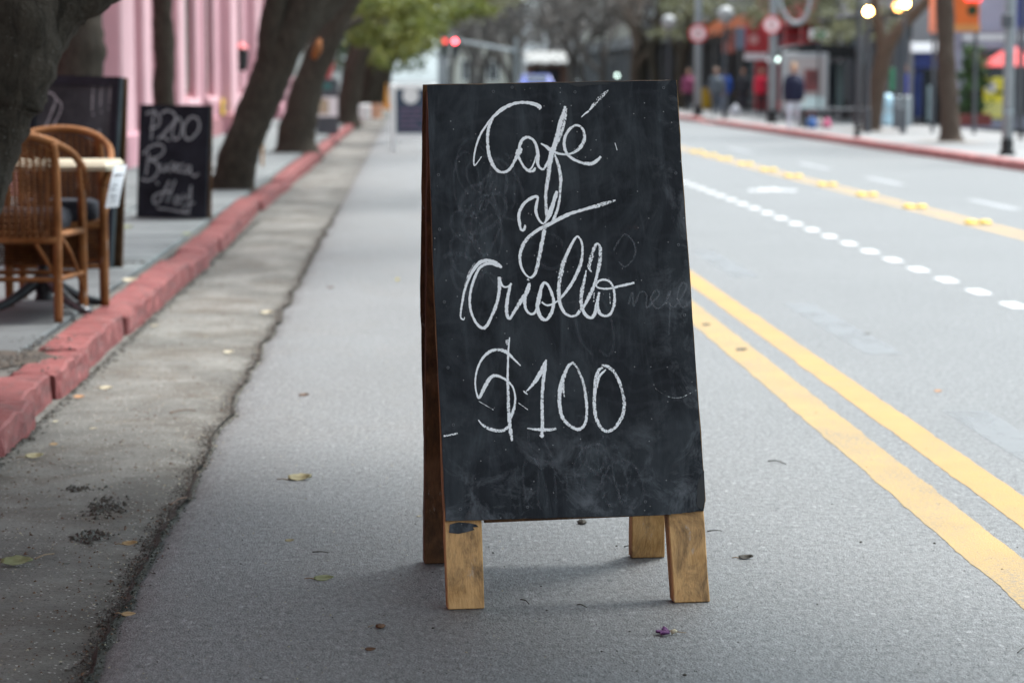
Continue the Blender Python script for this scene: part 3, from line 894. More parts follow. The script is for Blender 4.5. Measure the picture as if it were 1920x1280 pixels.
wy = [
 [(46, .6), (525,0,48), (508,80,46), (495,160,46), (488,240,42), (484,320,40), (486,390,38), (493,460,40), (503,530,40,.9)],
 [(42, .6), (636,0,42), (647,90,36), (645,160,34), (640,230,30), (638,290,28), (628,350,34), (606,440,36), (575,520,38), (548,572,36)],
 [(36, .9), (262,592,22), (245,645,36), (213,638,30), (196,560,36), (190,490,38), (210,420,38), (252,355,38), (312,308,36), (378,282,34), (398,305,30), (386,360,36), (376,430,36), (392,500,32), (420,550,26), (458,578,22), (490,545,30), (520,480,60,1.), (562,370,46,1.), (592,270,42,1.), (608,222,26,1.)],
 [(44, .65), (478,600,40), (462,690,44), (445,780,46), (425,880,48,.6), (405,980,48,.55), (388,1060,46), (362,1130,36), (316,1166,24,.9), (262,1128,22,.9), (218,1050,28,.9), (202,960,34,.8), (212,880,38,.8), (242,800,42), (302,720,42), (382,658,40), (460,615,44,.9), (560,566,44,.9), (660,510,46,.8), (780,460,40,.85), (900,424,38,.7), (1050,384,50,.5), (1150,352,46,.35), (1245,322,22,.3)],
 [(20, .5), (286,1180,26), (300,1196,26)],
]
write("chalk_word", wy, Z2, s2, MAT['chalk'], .0018, "chalk letter y joined to a long cross stroke", 2)
wc = [
 [(18, .9), (158,880,8), (148,905,14), (120,882,16), (123,820,20), (137,730,22), (157,630,24), (192,530,26), (237,440,30), (295,370,36), (365,345,36), (430,360,40), (478,388,38), (510,412,22)],
 [(16, .2), (150,600,14), (185,500,20), (225,410,22), (255,370,14)],
 [(26, .95), (480,402,24), (430,380,28), (378,375,28), (325,395,28), (283,440,28), (245,530,28), (216,630,26), (206,730,26), (216,820,26), (246,900,24), (287,960,28), (335,985,30), (375,950,30), (410,880,32,.8), (445,800,34,.7), (470,720,34,.7), (485,640,34), (489,560,38), (483,500,26)],
 [(22, .95), (487,505,24), (505,570,26), (540,597,18), (580,585,20), (602,562,24)],
 [(32, .8), (590,575,30), (573,660,32), (559,740,36), (555,820,36), (566,880,34), (592,888,30), (627,830,34), (682,745,44,.7), (735,665,46,.7), (765,600,34), (772,558,22)],
 [(28, .9), (765,565,22), (741,640,32), (727,710,34), (731,780,30), (756,835,26), (800,852,24), (834,822,28), (850,760,34)],
 [(20, .35), (756,522,24), (768,540,24)],
 [(34, .9), (846,780,40), (862,700,44,1.), (882,610,36), (908,558,28), (942,572,26), (977,640,28), (1000,720,32), (996,790,36,.7), (970,860,36,.7), (930,905,30), (888,892,38), (858,840,38), (846,775,40)],
 [(18, .9), (888,738,16), (930,768,20), (980,762,22), (1030,735,18), (1062,702,24)],
 [(30, .8), (1055,712,28), (1110,650,30), (1180,550,32), (1242,420,36,.7), (1272,300,32,.5), (1270,190,28,.5), (1250,140,22), (1222,118,20), (1186,165,24), (1140,255,34,.8), (1100,350,46,.5), (1070,460,50,.42), (1052,570,44,.5), (1050,680,42,.7), (1067,770,38), (1105,838,32), (1160,872,26), (1215,862,28), (1250,820,38)],
 [(36, .7), (1255,815,36), (1292,770,36), (1340,680,38), (1383,580,34), (1412,480,34), (1436,370,42,.45), (1445,270,44,.35), (1438,215,34,.4), (1412,187,24), (1383,230,36,.5), (1357,320,46,.42), (1335,395,44,.4), (1345,430,24,.5), (1362,455,14,.6)],
 [(22, .8), (1310,438,12), (1290,540,32,.55), (1267,640,40,.55), (1262,740,38,.6), (1281,820,34), (1312,868,34), (1358,888,32), (1390,850,34), (1402,800,36), (1418,720,34), (1433,645,22)],
 [(34, .7), (1418,740,26), (1420,800,36), (1442,850,32), (1490,870,28), (1540,848,30), (1570,780,32,.6), (1578,700,30,.7), (1568,610,26), (1540,555,24), (1490,527,24), (1430,540,24), (1402,575,22), (1430,605,18), (1520,612,20,1.), (1620,590,24,.7), (1700,572,28,.6), (1765,556,22,.5)],
 [(10, .3), (1385,650,14), (1380,735,14)], [(8, .3), (1530,640,10), (1537,755,10)],
]
write("chalk_word", wc, Z3, s3, MAT['chalk'], .0010, "chalk word Criollo", 3)
wp = [
 [(28, .9), (620,350,10), (560,290,22), (490,222,34), (440,196,36), (390,190,34,.7), (330,198,34,.7), (272,238,30,.8), (217,310,22), (182,400,22), (166,500,18), (172,590,18), (200,672,22), (236,610,36), (282,520,40), (330,458,34), (380,449,30), (430,465,26), (490,503,24), (540,560,20), (563,640,22), (564,720,28,.6), (545,800,34,.6), (520,880,26)],
 [(36, .5), (195,888,12), (240,940,28), (310,980,36), (390,998,38), (450,992,36), (500,955,30)],
 [(22, 1.), (509,65,12), (497,200,20), (493,330,22), (490,480,26,.8), (495,620,34,.55), (498,760,36,.55), (508,900,40,.7), (520,1010,40,.75), (535,1100,24,.7)],
 [(8, .35), (480,90,40), (492,140,40)],
 [(12, 1.), (648,600,14), (668,620,16), (690,634,12)],
 [(30, .8), (672,610,10), (730,550,30), (785,475,46), (835,385,44), (868,305,30)],
 [(34, .8), (875,288,22), (862,380,36), (846,500,36,.7), (836,640,38,.65), (834,780,38,.6), (838,900,36,.6), (834,1010,34), (832,1065,20)],
 [(26, .6), (685,973,12), (760,983,26), (860,990,34), (930,985,34,.5), (975,975,30,.4)],
 [(14, .9), (810,1042,14), (835,1062,16), (852,1040,12)],
 [(36, .8), (1150,312,28,.6), (1098,350,32), (1060,430,40), (1025,540,44), (1008,640,44), (1010,750,42,.7), (1035,860,40,.65), (1090,930,36,.6), (1150,970,34,.6), (1200,984,36), (1250,950,32), (1277,870,32,.6), (1280,760,32,.65), (1268,640,34,.6), (1248,530,34,.4), (1208,420,30,.35), (1172,350,28,.4), (1138,318,22,.6)],
 [(18, .45), (1048,500,24), (1045,580,28), (1058,660,14)],
 [(40, .5), (1440,365,30), (1397,400,36,.5), (1370,480,38,.5), (1364,580,38,.6), (1355,690,40,.6), (1360,800,40,.55), (1385,900,38,.55), (1440,985,36,.6), (1492,1003,34,.6), (1560,968,38,.5), (1618,890,42,.42), (1650,800,42,.38), (1655,710,42,.35), (1632,590,40,.35), (1598,490,40,.35), (1548,405,42,.35), (1490,358,40,.4), (1430,345,30,.4)],
 [(20, .7), (1472,388,16), (1410,450,30), (1390,520,24), (1385,570,14)],
]
write("chalk_word", wp, Z4, s4, MAT['chalk'], .0010, "chalk price $100")
# wiped writing showing through
r = random.Random(21)
gh = []
for k in range(24):
    cx, cy = (r.uniform(850, 960), r.uniform(300, 560)) if k < 14 else ((r.uniform(980, 1200), r.uniform(830, 930)) if k < 22 else (r.uniform(850, 1280), r.uniform(260, 940)))
    a, b, ph, tl = r.uniform(14, 42), r.uniform(22, 62), r.uniform(0, 6), r.uniform(-.5, .5)
    s = [(r.uniform(4, 8), r.uniform(.4, 1.0))]
    for i in range(13):
        th = ph + i*.55
        x, yv = a*math.cos(th)*(1-.03*i), b*math.sin(th)
        s.append((min(1300, max(830, cx+x+tl*yv+i*1.6)), min(950, max(180, cy+yv))))
    gh.append(s)
tag(write("wiped_chalk", gh, (0, 0), 1.0, MAT['ghost'], .0003), kind="stuff")
nesa = [[(4, .7), (1178,570), (1186,548), (1188,574), (1200,548), (1212,552), (1212,576), (1224,566), (1236,552), (1230,544), (1220,560), (1232,578), (1248,566), (1258,546), (1250,560), (1262,576), (1276,560), (1288,536), (1278,532), (1270,556), (1280,576), (1298,562)],
        [(3, .6), (1256,560), (1256,590), (1254,628)], [(4, .6), (1150,470), (1170,440), (1188,455), (1190,480), (1172,500), (1160,490)]]
write("wiped_chalk", nesa, (0, 0), 1.0, MAT['ghost2'], .0006, "wiped chalk letters beside Criollo")
low = [[(5, .8), (1008,858), (1010,900), (1008,930), (1014,956)], [(4, .6), (982,872), (1005,860), (1030,868), (1050,900), (1060,905)], [(4, .6), (1110,840), (1090,870), (1078,895), (1100,920), (1118,918), (1130,890), (1112,862)], [(4, .6), (1148,890), (1160,910), (1178,905), (1184,880)], [(5, .7), (1040,888), (1043,945)], [(4, .6), (1062,885), (1064,940)]]
tag(write("wiped_chalk", low, (0, 0), 1.0, MAT['ghost'], .0007), kind="stuff")
scr = [[(1.6, .0), (1228,727), (1240,736), (1256,744), (1276,745), (1292,738), (1306,731)], [(4, .35), (832,817), (845,815), (858,812)], [(1.5, .8), (1153,268), (1156,278), (1157,282)], [(1.5, .4), (898,752), (925,768)], [(1.5, .4), (972,755), (990,768)], ]
tag(write("chalk_scratches", scr, (0, 0), 1.0, MAT['chalk'], .0008), kind="stuff")
m = MB()
P = [FP(x, y, .0005) for x, y in ((978, 542), (1016, 551), (1016, 552.5), (978, 544))]; m.prism(P, nfr*.0003)
P = [FP(x, y, .0003) for x, y in ((963, 160), (967, 161), (968, 168), (971, 171), (966, 169))]; m.prism(P, nfr*.0006)
P = [FP(x, y, .0003) for x, y in ((1308, 905), (1320, 880), (1322, 936), (1316, 955), (1306, 948))]; m.prism(P, nfr*.0006)
P = [FP(x, y, .0003) for x, y in ((1062, 157), (1105, 154), (1140, 155), (1142, 158), (1100, 160), (1085, 163))]; m.prism(P, nfr*.0006)
tag(m.build("chipped_paint", MAT['black'], sign, org=base), kind="stuff")
# ================================================================== LEFT SIDE
def trunk_pts(base, pts, n=7):
    return cat_rom([tuple(base)] + [tuple(p) for p in pts], n)

def make_crown(name, centre, rad, n, size, mt, parent, seed, clumps=26, org=None, squash=1.0):
    r = random.Random(seed); mb = MB()
    cs = []
    for k in range(clumps):
        while True:
            p = Vector((r.uniform(-1, 1), r.uniform(-1, 1), r.uniform(-1, 1)))
            if .25 < p.length < 1: break
        cs.append((Vector((centre[0]+p.x*rad[0], centre[1]+p.y*rad[1], centre[2]+p.z*rad[2])), r.uniform(.16, .36)))
    mr = min(rad)*squash
    for k in range(n):
        c, s = cs[k % clumps]
        g = Vector((r.gauss(0, 1), r.gauss(0, 1), r.gauss(0, .8)))*s*mr
        p = c + g
        a = Vector((r.uniform(-1, 1), r.uniform(-1, 1), r.uniform(-.7, .5))).normalized()
        b = a.cross(Vector((r.uniform(-1, 1), r.uniform(-1, 1), r.uniform(-.2, 1)))).normalized()
        L = size*r.uniform(.6, 1.3); W = L*r.uniform(.35, .6)
        mb.add([p-a*L*.5, p+b*W*.5+a*L*.02, p+a*L*.5, p-b*W*.5-a*L*.03], [(0, 1, 2), (0, 2, 3)])
    return mb.build(name, mt, parent, org=org)

def tree(base, path, radii, label, cat="tree", group="street trees along the left pavement", bark='bark', crowns=(), limbs=(), seg=14, jit=.05, seed=1, flare=1.35):
    r = random.Random(seed)
    base = Vector(base)
    t = empty("street_tree", base, label, cat, group)
    mb = MB()
    P = cat_rom([tuple(base+Vector((0, 0, -.1)))] + [tuple(p) for p in path], 9)
    nR = len(P); rr = []
    for i in range(nR):
        u = i/(nR-1)*(len(radii)-1); k = min(int(u), len(radii)-2)
        rr.append((radii[k]*(1-(u-k)) + radii[k+1]*(u-k)) * (1+(flare-1)*max(0, 1-i/5)))
    mb.tube(P, rr, seg, jit, r)
    mb.v = [Vector(v) + Vector((nz(v[0], v[1], v[2], 3.1), nz(v[1], v[2], v[0], 3.1), 0))*min(radii)*.28 for v in mb.v]
    mb.build("trunk", MAT[bark], t, smooth=True, org=base)
    for (pts, rs) in limbs:
        mb = MB()
        Q = cat_rom([tuple(p) for p in pts], 7)
        mb.tube(Q, [rs[0]+(rs[1]-rs[0])*i/(len(Q)-1) for i in range(len(Q))], 10, jit, r)
        mb.build("limb", MAT[bark], t, smooth=True, org=base)
    for j, (c, rad, n, size, mt) in enumerate(crowns):
        make_crown("crown", c, rad, n, size, MAT[mt], t, seed*31+j, clumps=90 if n > 4000 else 40, org=base)
    return t

PZ = .118
def gp(px, py): return G(px, py, PZ)
# nearest trunk, leaning into the frame from the left, forking near the top
Y0 = 8.9
tree((-1.93, Y0, PZ), [AT(-168, 560, Y0), AT(-120, 430, Y0), AT(-84, 300, Y0), AT(-54, 180, Y0), AT(-20, 80, Y0), AT(-5, -120, Y0), AT(-20, -420, Y0), AT(10, -900, Y0)],
     [.24, .215, .20, .20, .21, .24, .25, .2, .16, .12], "huge rough dark trunk leaning in front of the wicker chairs",
     limbs=[([AT(5, 130, Y0), AT(42, 75, Y0+.05), AT(105, -2, Y0+.1), AT(165, -40, Y0+.15), AT(300, -120, Y0+.2), AT(520, -520, Y0+.3), AT(700, -900, Y0+.5)], (.17, .07)),
            ([AT(105, -5, Y0+.1), AT(138, 0, Y0+.1), AT(168, -6, Y0+.12), AT(190, -28, Y0+.15)], (.09, .07))],
     crowns=[((-.35, 7.0, 4.9), (2.2, 2.7, 1.0), 9000, .30, 'leaf'), ((-.1, 2.6, 4.9), (2.3, 3.0, 1.0), 8000, .30, 'leaf'), ((-1.5, 6.0, 4.7), (2.0, 5.0, 1.0), 8000, .30, 'leaf'), ((1.3, 5.5, 4.8), (1.7, 1.3, .7), 4200, .28, 'leaf')], seed=3, seg=20)  # crowns above the frame, added and placed to shade the near road
# trunk behind the large framed board
Y1 = 21.0
tree((-3.0, Y1, PZ), [AT(140, 200, Y1), AT(146, 60, Y1), AT(150, -60, Y1), AT(175, -500, Y1)], [.26, .235, .22, .2, .14],
     "thick dark trunk standing behind the framed blackboard", crowns=[((-.6, 19, 6.2), (3.0, 4, 1.6), 3600, .2, 'leaf')], seed=5)
# strongly slanted trunk
Y2 = 25.4
b = gp(430, 351)
tree(b, [AT(452, 280, Y2), AT(492, 180, Y2), AT(533, 80, Y2), AT(575, -10, Y2), AT(640, -180, Y2), AT(700, -420, Y2)], [.215, .195, .20, .21, .20, .17, .12],
     "black trunk slanting steeply to the right beside the price board",
     limbs=[([AT(525, 110, Y2), AT(560, 60, Y2+.1), AT(615, 10, Y2+.3), AT(660, -60, Y2+.4), AT(760, -300, Y2+.6)], (.17, .09)),
            ([AT(505, 150, Y2), AT(508, 60, Y2-.1), AT(520, -20, Y2-.2), AT(540, -200, Y2-.4)], (.15, .09))],
     crowns=[((.6, 27, 6.0), (2.6, 3.4, 1.5), 2600, .2, 'leaf')], seed=7)
hw = MB(); c = AT(595, 92, Y2-.3)
hw.tube([c+Vector((-.04, 0, -.10)), c+Vector((.0, -.03, 0)), c+Vector((.03, 0, .10))], [.03, .055, .02], 8, .2, rng)
hw.build("bare_wood", MAT['heartwood'], bpy.data.objects["street_tree.002"], smooth=True, org=b)
# slim straight trunk against the pink wall
Y3 = 31.0
tree((-3.02, Y3, PZ), [AT(309, 190, Y3), AT(308, 90, Y3), AT(305, -30, Y3), AT(312, -400, Y3)], [.15, .14, .14, .135, .1],
     "slim straight black trunk against the pink facade", crowns=[((-2.5, 31, 6.2), (2.2, 2.8, 1.5), 1800, .18, 'leaf')], seed=9)
for (px, py, top, rad, lab, sd, cx) in (
    (555, 285, [(560, 230), (588, 130), (640, 20), (690, -120), (730, -420)], [.33, .29, .23, .20, .17, .12], "broad dark trunk with flared foot behind the slanting trunk", 11, -.4),
    (650, 232, [(655, 190), (672, 110), (715, 40), (760, -60), (800, -300)], [.30, .27, .24, .2, .16, .1], "dark trunk just behind the dark banner stand", 13, .2),
    (672, 212, [(690, 170), (707, 110), (735, 60), (780, 0), (830, -200)], [.30, .28, .24, .2, .15, .1], "leaning trunk beyond the banner stand, nearest the kerb end", 15, .3),
    (712, 196, [(716, 170), (728, 120), (750, 70), (790, 10), (820, -160)], [.38, .33, .3, .25, .2, .1], "small distant dark trunk left of the white framed menu board", 17, .4)):
    b = gp(px, py); Y = b.y
    tree(b, [AT(x, yy, Y) for x, yy in top], rad, lab, seed=sd,
         limbs=[([AT(top[1][0], top[1][1], Y), AT(top[1][0]+18, top[1][1]-50, Y+.3), AT(top[1][0]+90, top[1][1]-95, Y+.6)], (rad[2]*.6, .05))],
         crowns=[((cx, Y, 5.4), (3.0, 4, 1.5), 1800, .22, 'leaf')])
for (X_, Y_, h0, lab, sd) in ((-2.0, 78, .30, "dark thin trunk deep in the left row of trees, the first past the pink wall", 61), (-2.1, 92, .3, "dark trunk deep in the left row, before the cream building", 62), (-1.9, 108, .32, "dark leaning trunk deep in the left row, at the end of the cream building", 63), (-2.2, 126, .34, "dark trunk farthest but one in the left row", 64), (-2.0, 148, .36, "farthest dark trunk in the left row of trees", 65)):
    tree((X_, Y_, PZ), [(X_+.1, Y_, 1.0), (X_+.35, Y_, 2.2), (X_+.9, Y_, 3.6), (X_+1.5, Y_, 5.2)], [h0, h0*.9, h0*.8, h0*.7, h0*.5], lab, seed=sd,
         crowns=[((X_+.4, Y_, 4.2), (2.1, 2.5, 1.7), 1500, .26, 'leaf_dark'), ((X_-.8, Y_+1, 2.9), (1.3, 1.5, 1.2), 700, .22, 'leaf_dark')])
# low leafy sprays over the gutter (they belong to the farther trees)
for i, (px, py, Y, rx, rz, n, mt) in enumerate(((735, 40, 46, .60, .50, 1300, 'leaf'), (690, 65, 47, .35, .25, 360, 'leaf'), (795, 25, 48, .55, .38, 700, 'leaf'), (765, 88, 62, .55, .35, 500, 'leaf'), (835, 8, 50, .6, .32, 700, 'leaf'), (700, 20, 47, .5, .45, 800, 'leaf'), (880, 10, 58, .7, .35, 600, 'leaf'), (845, 40, 66, .7, .4, 420, 'leaf'), (925, 0, 64, .7, .3, 380, 'leaf_olive'), (725, 70, 70, .8, .5, 420, 'leaf'), (778, 60, 56, .5, .4, 600, 'leaf'), (800, 60, 72, .6, .55, 500, 'leaf_dark'), (715, 105, 75, .6, .4, 420, 'leaf'), (770, 120, 92, .6, .4, 260, 'leaf_dark'), (745, 92, 90, .7, .7, 420, 'leaf_dark'))):
    par = bpy.data.objects[("street_tree.004", "street_tree.005", "street_tree.006", "street_tree.007")[min(3, i//2)]]
    c = AT(px, py, Y)
    make_crown("crown", c, (rx, 1.2, rz), n, .13 if Y < 55 else .17, MAT[mt], par, 200+i, clumps=16, org=par.location)

# ---- pink building
XW = -3.85
PB = empty("pink_building", (XW, 30, 0), "long pink stucco building with pilasters and grey green shutters", "building")
def bpart(name, a, bb, mt, c=None, parent=PB):
    mb = MB()
    if c: mb.bbox(a, bb, c)
    else: mb.box(a, bb)
    return mb.build(name, MAT[mt], parent, org=(XW, 30, 0))
wins = [(23.0, 25.2), (37.0, 39.0), (41.6, 44.0), (46.0, 48.2), (54, 56), (64.5, 66.5), (74, 76)]
edges = [-18.0]
for a_, b_ in wins: edges += [a_, b_]
edges.append(82.0)
for i in range(0, len(edges), 2):
    bpart("wall", (XW-5, edges[i], 0), (XW, edges[i+1], 9.0), 'pink')
for a_, b_ in wins:
    bpart("wall", (XW-5, a_, 0), (XW-.004, b_, .9), 'pink'); bpart("wall", (XW-5, a_, 4.1), (XW-.004, b_, 9.0), 'pink')
    wn = MB()
    wn.box((XW-.16, a_, .9), (XW-.06, a_+.09, 4.1)); wn.box((XW-.16, b_-.09, .9), (XW-.06, b_, 4.1)); wn.box((XW-.16, a_+.09, 4.0), (XW-.06, b_-.09, 4.1)); wn.box((XW-.16, a_+.09, .9), (XW-.06, b_-.09, .98))
    wf = wn.build("window", MAT['pink_dark'], PB, org=(XW, 30, 0))
    mid = (a_+b_)/2
    for (p, q) in ((a_+.1, mid-.01), (mid+.01, b_-.1)):
        s = MB()
        s.box((XW-.15, p, .98), (XW-.11, q, 4.0))
        for k in range(22):
            z = 1.05+k*.132; s.add([(XW-.112, p+.06, z), (XW-.112, q-.06, z), (XW-.075, q-.06, z+.07), (XW-.075, p+.06, z+.07), (XW-.112, p+.06, z+.09), (XW-.112, q-.06, z+.09)], [(0, 1, 2, 3), (3, 2, 5, 4)])
        s.build("shutter", MAT['shutter'], wf, org=(XW, 30, 0))
    bpart("sill", (XW-.05, a_-.1, .80), (XW+.12, b_+.1, .896), 'pink_light', .015)
    bpart("window_surround", (XW-.05, a_-.22, .9), (XW+.06, a_-.003, 4.3), 'pink_light', .015)
    bpart("window_surround", (XW-.05, b_+.003, .9), (XW+.06, b_+.22, 4.3), 'pink_light', .015)
for (a_, b_, d) in ((12.5, 14.2, .22), (27.0, 28.4, .18), (30.9, 32.4, .24), (34.0, 34.9, .2), (39.6, 40.6, .16), (50.2, 51.9, .24), (58.4, 60.0, .24), (68.5, 70.2, .24)):
    bpart("pilaster", (XW-.05, a_, 0), (XW+d, b_, 8.6), 'pink_light', .03)
    bpart("pilaster_base", (XW-.04, a_-.06, 0), (XW+d+.06, b_+.06, .55), 'pink', .03)
bpart("cornice", (XW-.1, -18, 8.6), (XW+.35, 82, 9.05), 'pink_light', .04)
bpart("plinth", (XW-.03, -18, 0), (XW+.05, 82, .48), 'pink_dark', .02)
for yy in (33.3, 52.6):
    mb = MB(); mb.tube([(XW+.07, yy, .12), (XW+.07, yy, 8.5)], .055, 10); mb.build("downpipe", MAT['streak'], PB, smooth=True, org=(XW, 30, 0))
bpart("roof", (XW-5.2, -18.2, 9.05), (XW+.1, 82.2, 9.2), 'slab')
# wall lantern, dark with a red cap
ln = AT(428, 108, 53.0); ln.x = XW+.25
L_ = empty("wall_lantern", ln, "dark lantern with a red top hanging on the pink wall", "lantern")
mb = MB(); mb.tube([ln+Vector((0, 0, -.30)), ln+Vector((0, 0, -.22)), ln+Vector((0, 0, .12)), ln+Vector((0, 0, .2))], [.06, .13, .15, .06], 8); mb.build("lantern_body", MAT['black'], L_, org=ln)
mb = MB(); mb.tube([ln+Vector((0, 0, .2)), ln+Vector((0, 0, .34))], [.16, .02], 8); mb.build("cap", MAT['signred'], L_, org=ln)
mb = MB(); mb.tube([ln+Vector((-.26, 0, .3)), ln+Vector((-.1, 0, .38)), ln+Vector((0, 0, .33))], .015, 6); mb.build("bracket", MAT['black'], L_, org=ln)
nb_ = M("notice_yellow", (.75, .48, .05), .6, .1)
ny = AT(432, 200, 50.0); ny.x = XW+.055
mb = MB(); mb.box((ny.x, ny.y-.5, ny.z-.16), (ny.x+.02, ny.y+.5, ny.z+.16))
mb.add([(ny.x+.022, ny.y-.3, ny.z-.03), (ny.x+.022, ny.y+.3, ny.z-.03), (ny.x+.022, ny.y+.3, ny.z+.03), (ny.x+.022, ny.y-.3, ny.z+.03)], [(0, 1, 2, 3)], 1)
tag(mb.build("wall_notice", [nb_, MAT['ink']], org=ny), "small yellow notice fixed low on the pink wall", "notice")
# farther left buildings
def plain_building(name, x0, x1, y0, y1, h, mt, wm, label, face, cat="building", group=None, bands=True):
    bo = empty(name, ((x0+x1)/2, (y0+y1)/2, 0), label, cat, group)
    og = bo.location
    mb = MB(); mb.box((x0, y0, 0), (x1, y1, h)); mb.build("wall", mt, bo, org=og)
    mb = MB(); mb.box((x0-.2, y0-.2, h), (x1+.2, y1+.2, h+.35)); mb.build("roof", mt, bo, org=og)
    base_w = None
    lv = [z for z in (1.0, 4.3, 7.6, 10.9, 14.2) if z+2 < h]
    def win(c, ax, w2, z):
        f = MB(); p = MB()
        for (u0, u1, v0, v1, d) in ((-w2, w2, 0, .1, .08), (-w2, w2, 1.9, 2.0, .08), (-w2, -w2+.1, .1, 1.9, .08), (w2-.1, w2, .1, 1.9, .08), (-.04, .04, .1, 1.9, .06)):
            if ax == 'y-': f.box((c[0]+u0, c[1]-d, z+v0), (c[0]+u1, c[1]+.0, z+v1))
            else:
                s = 1 if ax == 'x+' else -1
                xa, xb = sorted((c[0], c[0]+s*d)); f.box((xa, c[1]+u0, z+v0), (xb, c[1]+u1, z+v1))
        if ax == 'y-': p.box((c[0]-w2+.1, c[1]-.03, z+.1), (c[0]+w2-.1, c[1]-.003, z+1.9))
        else:
            s = 1 if ax == 'x+' else -1
            xa, xb = sorted((c[0]+s*.003, c[0]+s*.03)); p.box((xa, c[1]-w2+.1, z+.1), (xb, c[1]+w2-.1, z+1.9))
        fo = f.build("window", MAT['whiteframe'], bo, org=og); p.build("pane", wm, fo, org=og)
    for z in lv:
        if 'y-' in face:
            x = x0+1.3
            while x < x1-.8: win((x, y0), 'y-', .6, z); x += 2.4
        for ax in ('x+', 'x-'):
            if ax in face:
                y = y0+1.6
                while y < y1-1: win((x1 if ax == 'x+' else x0, y), ax, .7, z); y += 3.2
    return bo
cream = M("cream_render", (.46, .44, .38), .85, .1, .7); greyw = M("grey_render", (.23, .23, .235), .85, .15, .5); whit = M("white_render", (.60, .61, .62), .85, .08, .6); brn = M("brown_brick_mass", (.16, .095, .075), .9, .25, 3)
plain_building("house", -14, -4.0, 83, 112, 11, cream, MAT['glassdark'], "cream building just beyond the pink facade", ('x+',))
plain_building("house", -14, -4.1, 113, 150, 13, greyw, MAT['glassdark'], "grey building farther up the left side of the street", ('x+',))

# ---- chalk boards on the left pavement
def small_board(name, c4, Yb, lean, label, bm, edge_m, th=.02, border=0.0, spread=.42):
    """c4 = photo corners bl, br, tr, tl of the front panel; Yb = depth of its foot"""
    bl, br = G(c4[0][0], c4[0][1], PZ+.004), G(c4[1][0], c4[1][1], PZ+.004)
    wd = br-bl; wd.z = 0; wd.normalize(); bk = Vector((-wd.y, wd.x, 0))
    up = (Vector((0, 0, 1)) + bk*lean).normalized()
    n = wd.cross(up); n = n if n.dot(EYE-bl) > 0 else -n
    Pp = [ON(x, y, bl, n) for x, y in c4]
    cen = (bl+br)/2
    t = empty(name, (cen.x, cen.y, PZ), label, "chalkboard", "chalkboards on the left pavement")
    org = t.location
    mb = MB(); mb.prism(list(reversed(Pp)), -n*th); mb.build("panel", bm, t, org=org)
    H = (Pp[3]-Pp[0]).length
    d2 = (Vector((0, 0, 1)) + bk*lean*.55).normalized()
    mb = MB(); q = [(Pp[3]-n*.06) - d2*0, (Pp[2]-n*.06)]
    q = [q[0], q[1], q[1]-d2*(H*.99), q[0]-d2*(H*.99)]
    nn = wd.cross(d2)
    mb.prism(q, n*.014); mb.build("rear_panel", MAT['wood_dark'], t, org=org)
    if border:
        c = [Pp[0], Pp[1], Pp[2], Pp[3]]
        for k in range(4):
            a, b2 = c[k], c[(k+1) % 4]; e = (b2-a).normalized(); inn = -n.cross(e) if (-n.cross(e)).dot((c[0]+c[2])/2-a) > 0 else n.cross(e)
            s0 = border if k in (1, 3) else 0
            mb = MB(); pts = [a+e*s0, b2-e*s0, b2-e*s0+inn*border, a+e*s0+inn*border]
            if n.dot((pts[1]-pts[0]).cross(pts[2]-pts[0])) > 0: pts.reverse()
            mb.prism(pts, n*.018); mb.build("frame", edge_m, t, org=org)
    return t, bl, n, org
dusty = M("dusty_blackboard", (.016, .022, .024), .75, .5, 2.5, (.06, .076, .08), spec=.15)
darkb = M("dark_blackboard", (.0065, .0085, .0125), .75, .35, 5, (.017, .021, .028), spec=.15)
tB, pB, nB, oB = small_board("chalkboard", [(256, 407), (386, 410), (393, 198), (262, 196)], 19.7, .10, "narrow blackboard with P200 Buseca Hoy in chalk on the pavement", darkb, MAT['wood_dark'])
Z5, s5 = (50, 130), 4.414
wB = [[(26, .7), (1055,330), (1042,450), (1030,580)], [(26, .6), (988,372), (1040,350), (1090,380), (1102,440), (1070,480), (1020,492)],
 [(26, .7), (1112,370), (1160,343), (1220,365), (1228,420), (1182,480), (1120,550), (1085,575), (1130,562), (1180,592)],
 [(24, .6), (1250,402), (1215,470), (1205,540), (1225,582), (1265,560), (1287,480), (1270,410), (1248,402)],
 [(26, .7), (1362,393), (1312,450), (1300,530), (1330,580), (1380,560), (1427,490), (1420,420), (1382,393), (1350,402)],
 [(24, .7), (965,705), (1010,650), (1080,622), (1132,640), (1132,690), (1080,730), (1012,750), (1072,770), (1092,830), (1060,890), (1000,922), (945,905)], [(24, .7), (1010,690), (1000,780), (985,880)],
 [(20, .7), (1112,780), (1110,830), (1140,842), (1160,790), (1165,842)], [(20, .7), (1212,768), (1192,790), (1214,820), (1190,845), (1180,832)], [(20, .7), (1222,815), (1252,795), (1236,785), (1226,830), (1254,846)], [(20, .7), (1300,785), (1268,800), (1265,845), (1300,850)],
 [(22, .7), (1345,795), (1315,815), (1312,852), (1342,850), (1358,800), (1358,850), (1385,885), (1425,862)],
 [(20, .6), (1070,930), (1092,952)], [(26, .6), (1182,925), (1142,1000), (1110,1080), (1062,1112), (1050,1060), (1110,1022), (1205,1008)], [(24, .6), (1232,918), (1192,1020), (1160,1105)],
 [(24, .6), (1242,1048), (1220,1100), (1250,1112), (1272,1070), (1240,1048)], [(24, .6), (1300,1028), (1302,1072), (1340,1050), (1362,965), (1352,1100), (1332,1190), (1290,1160)], [(20, .6), (1280,1132), (1392,1105)], [(22, .6), (1080,1150), (1180,1160), (1260,1178), (1352,1192)]]
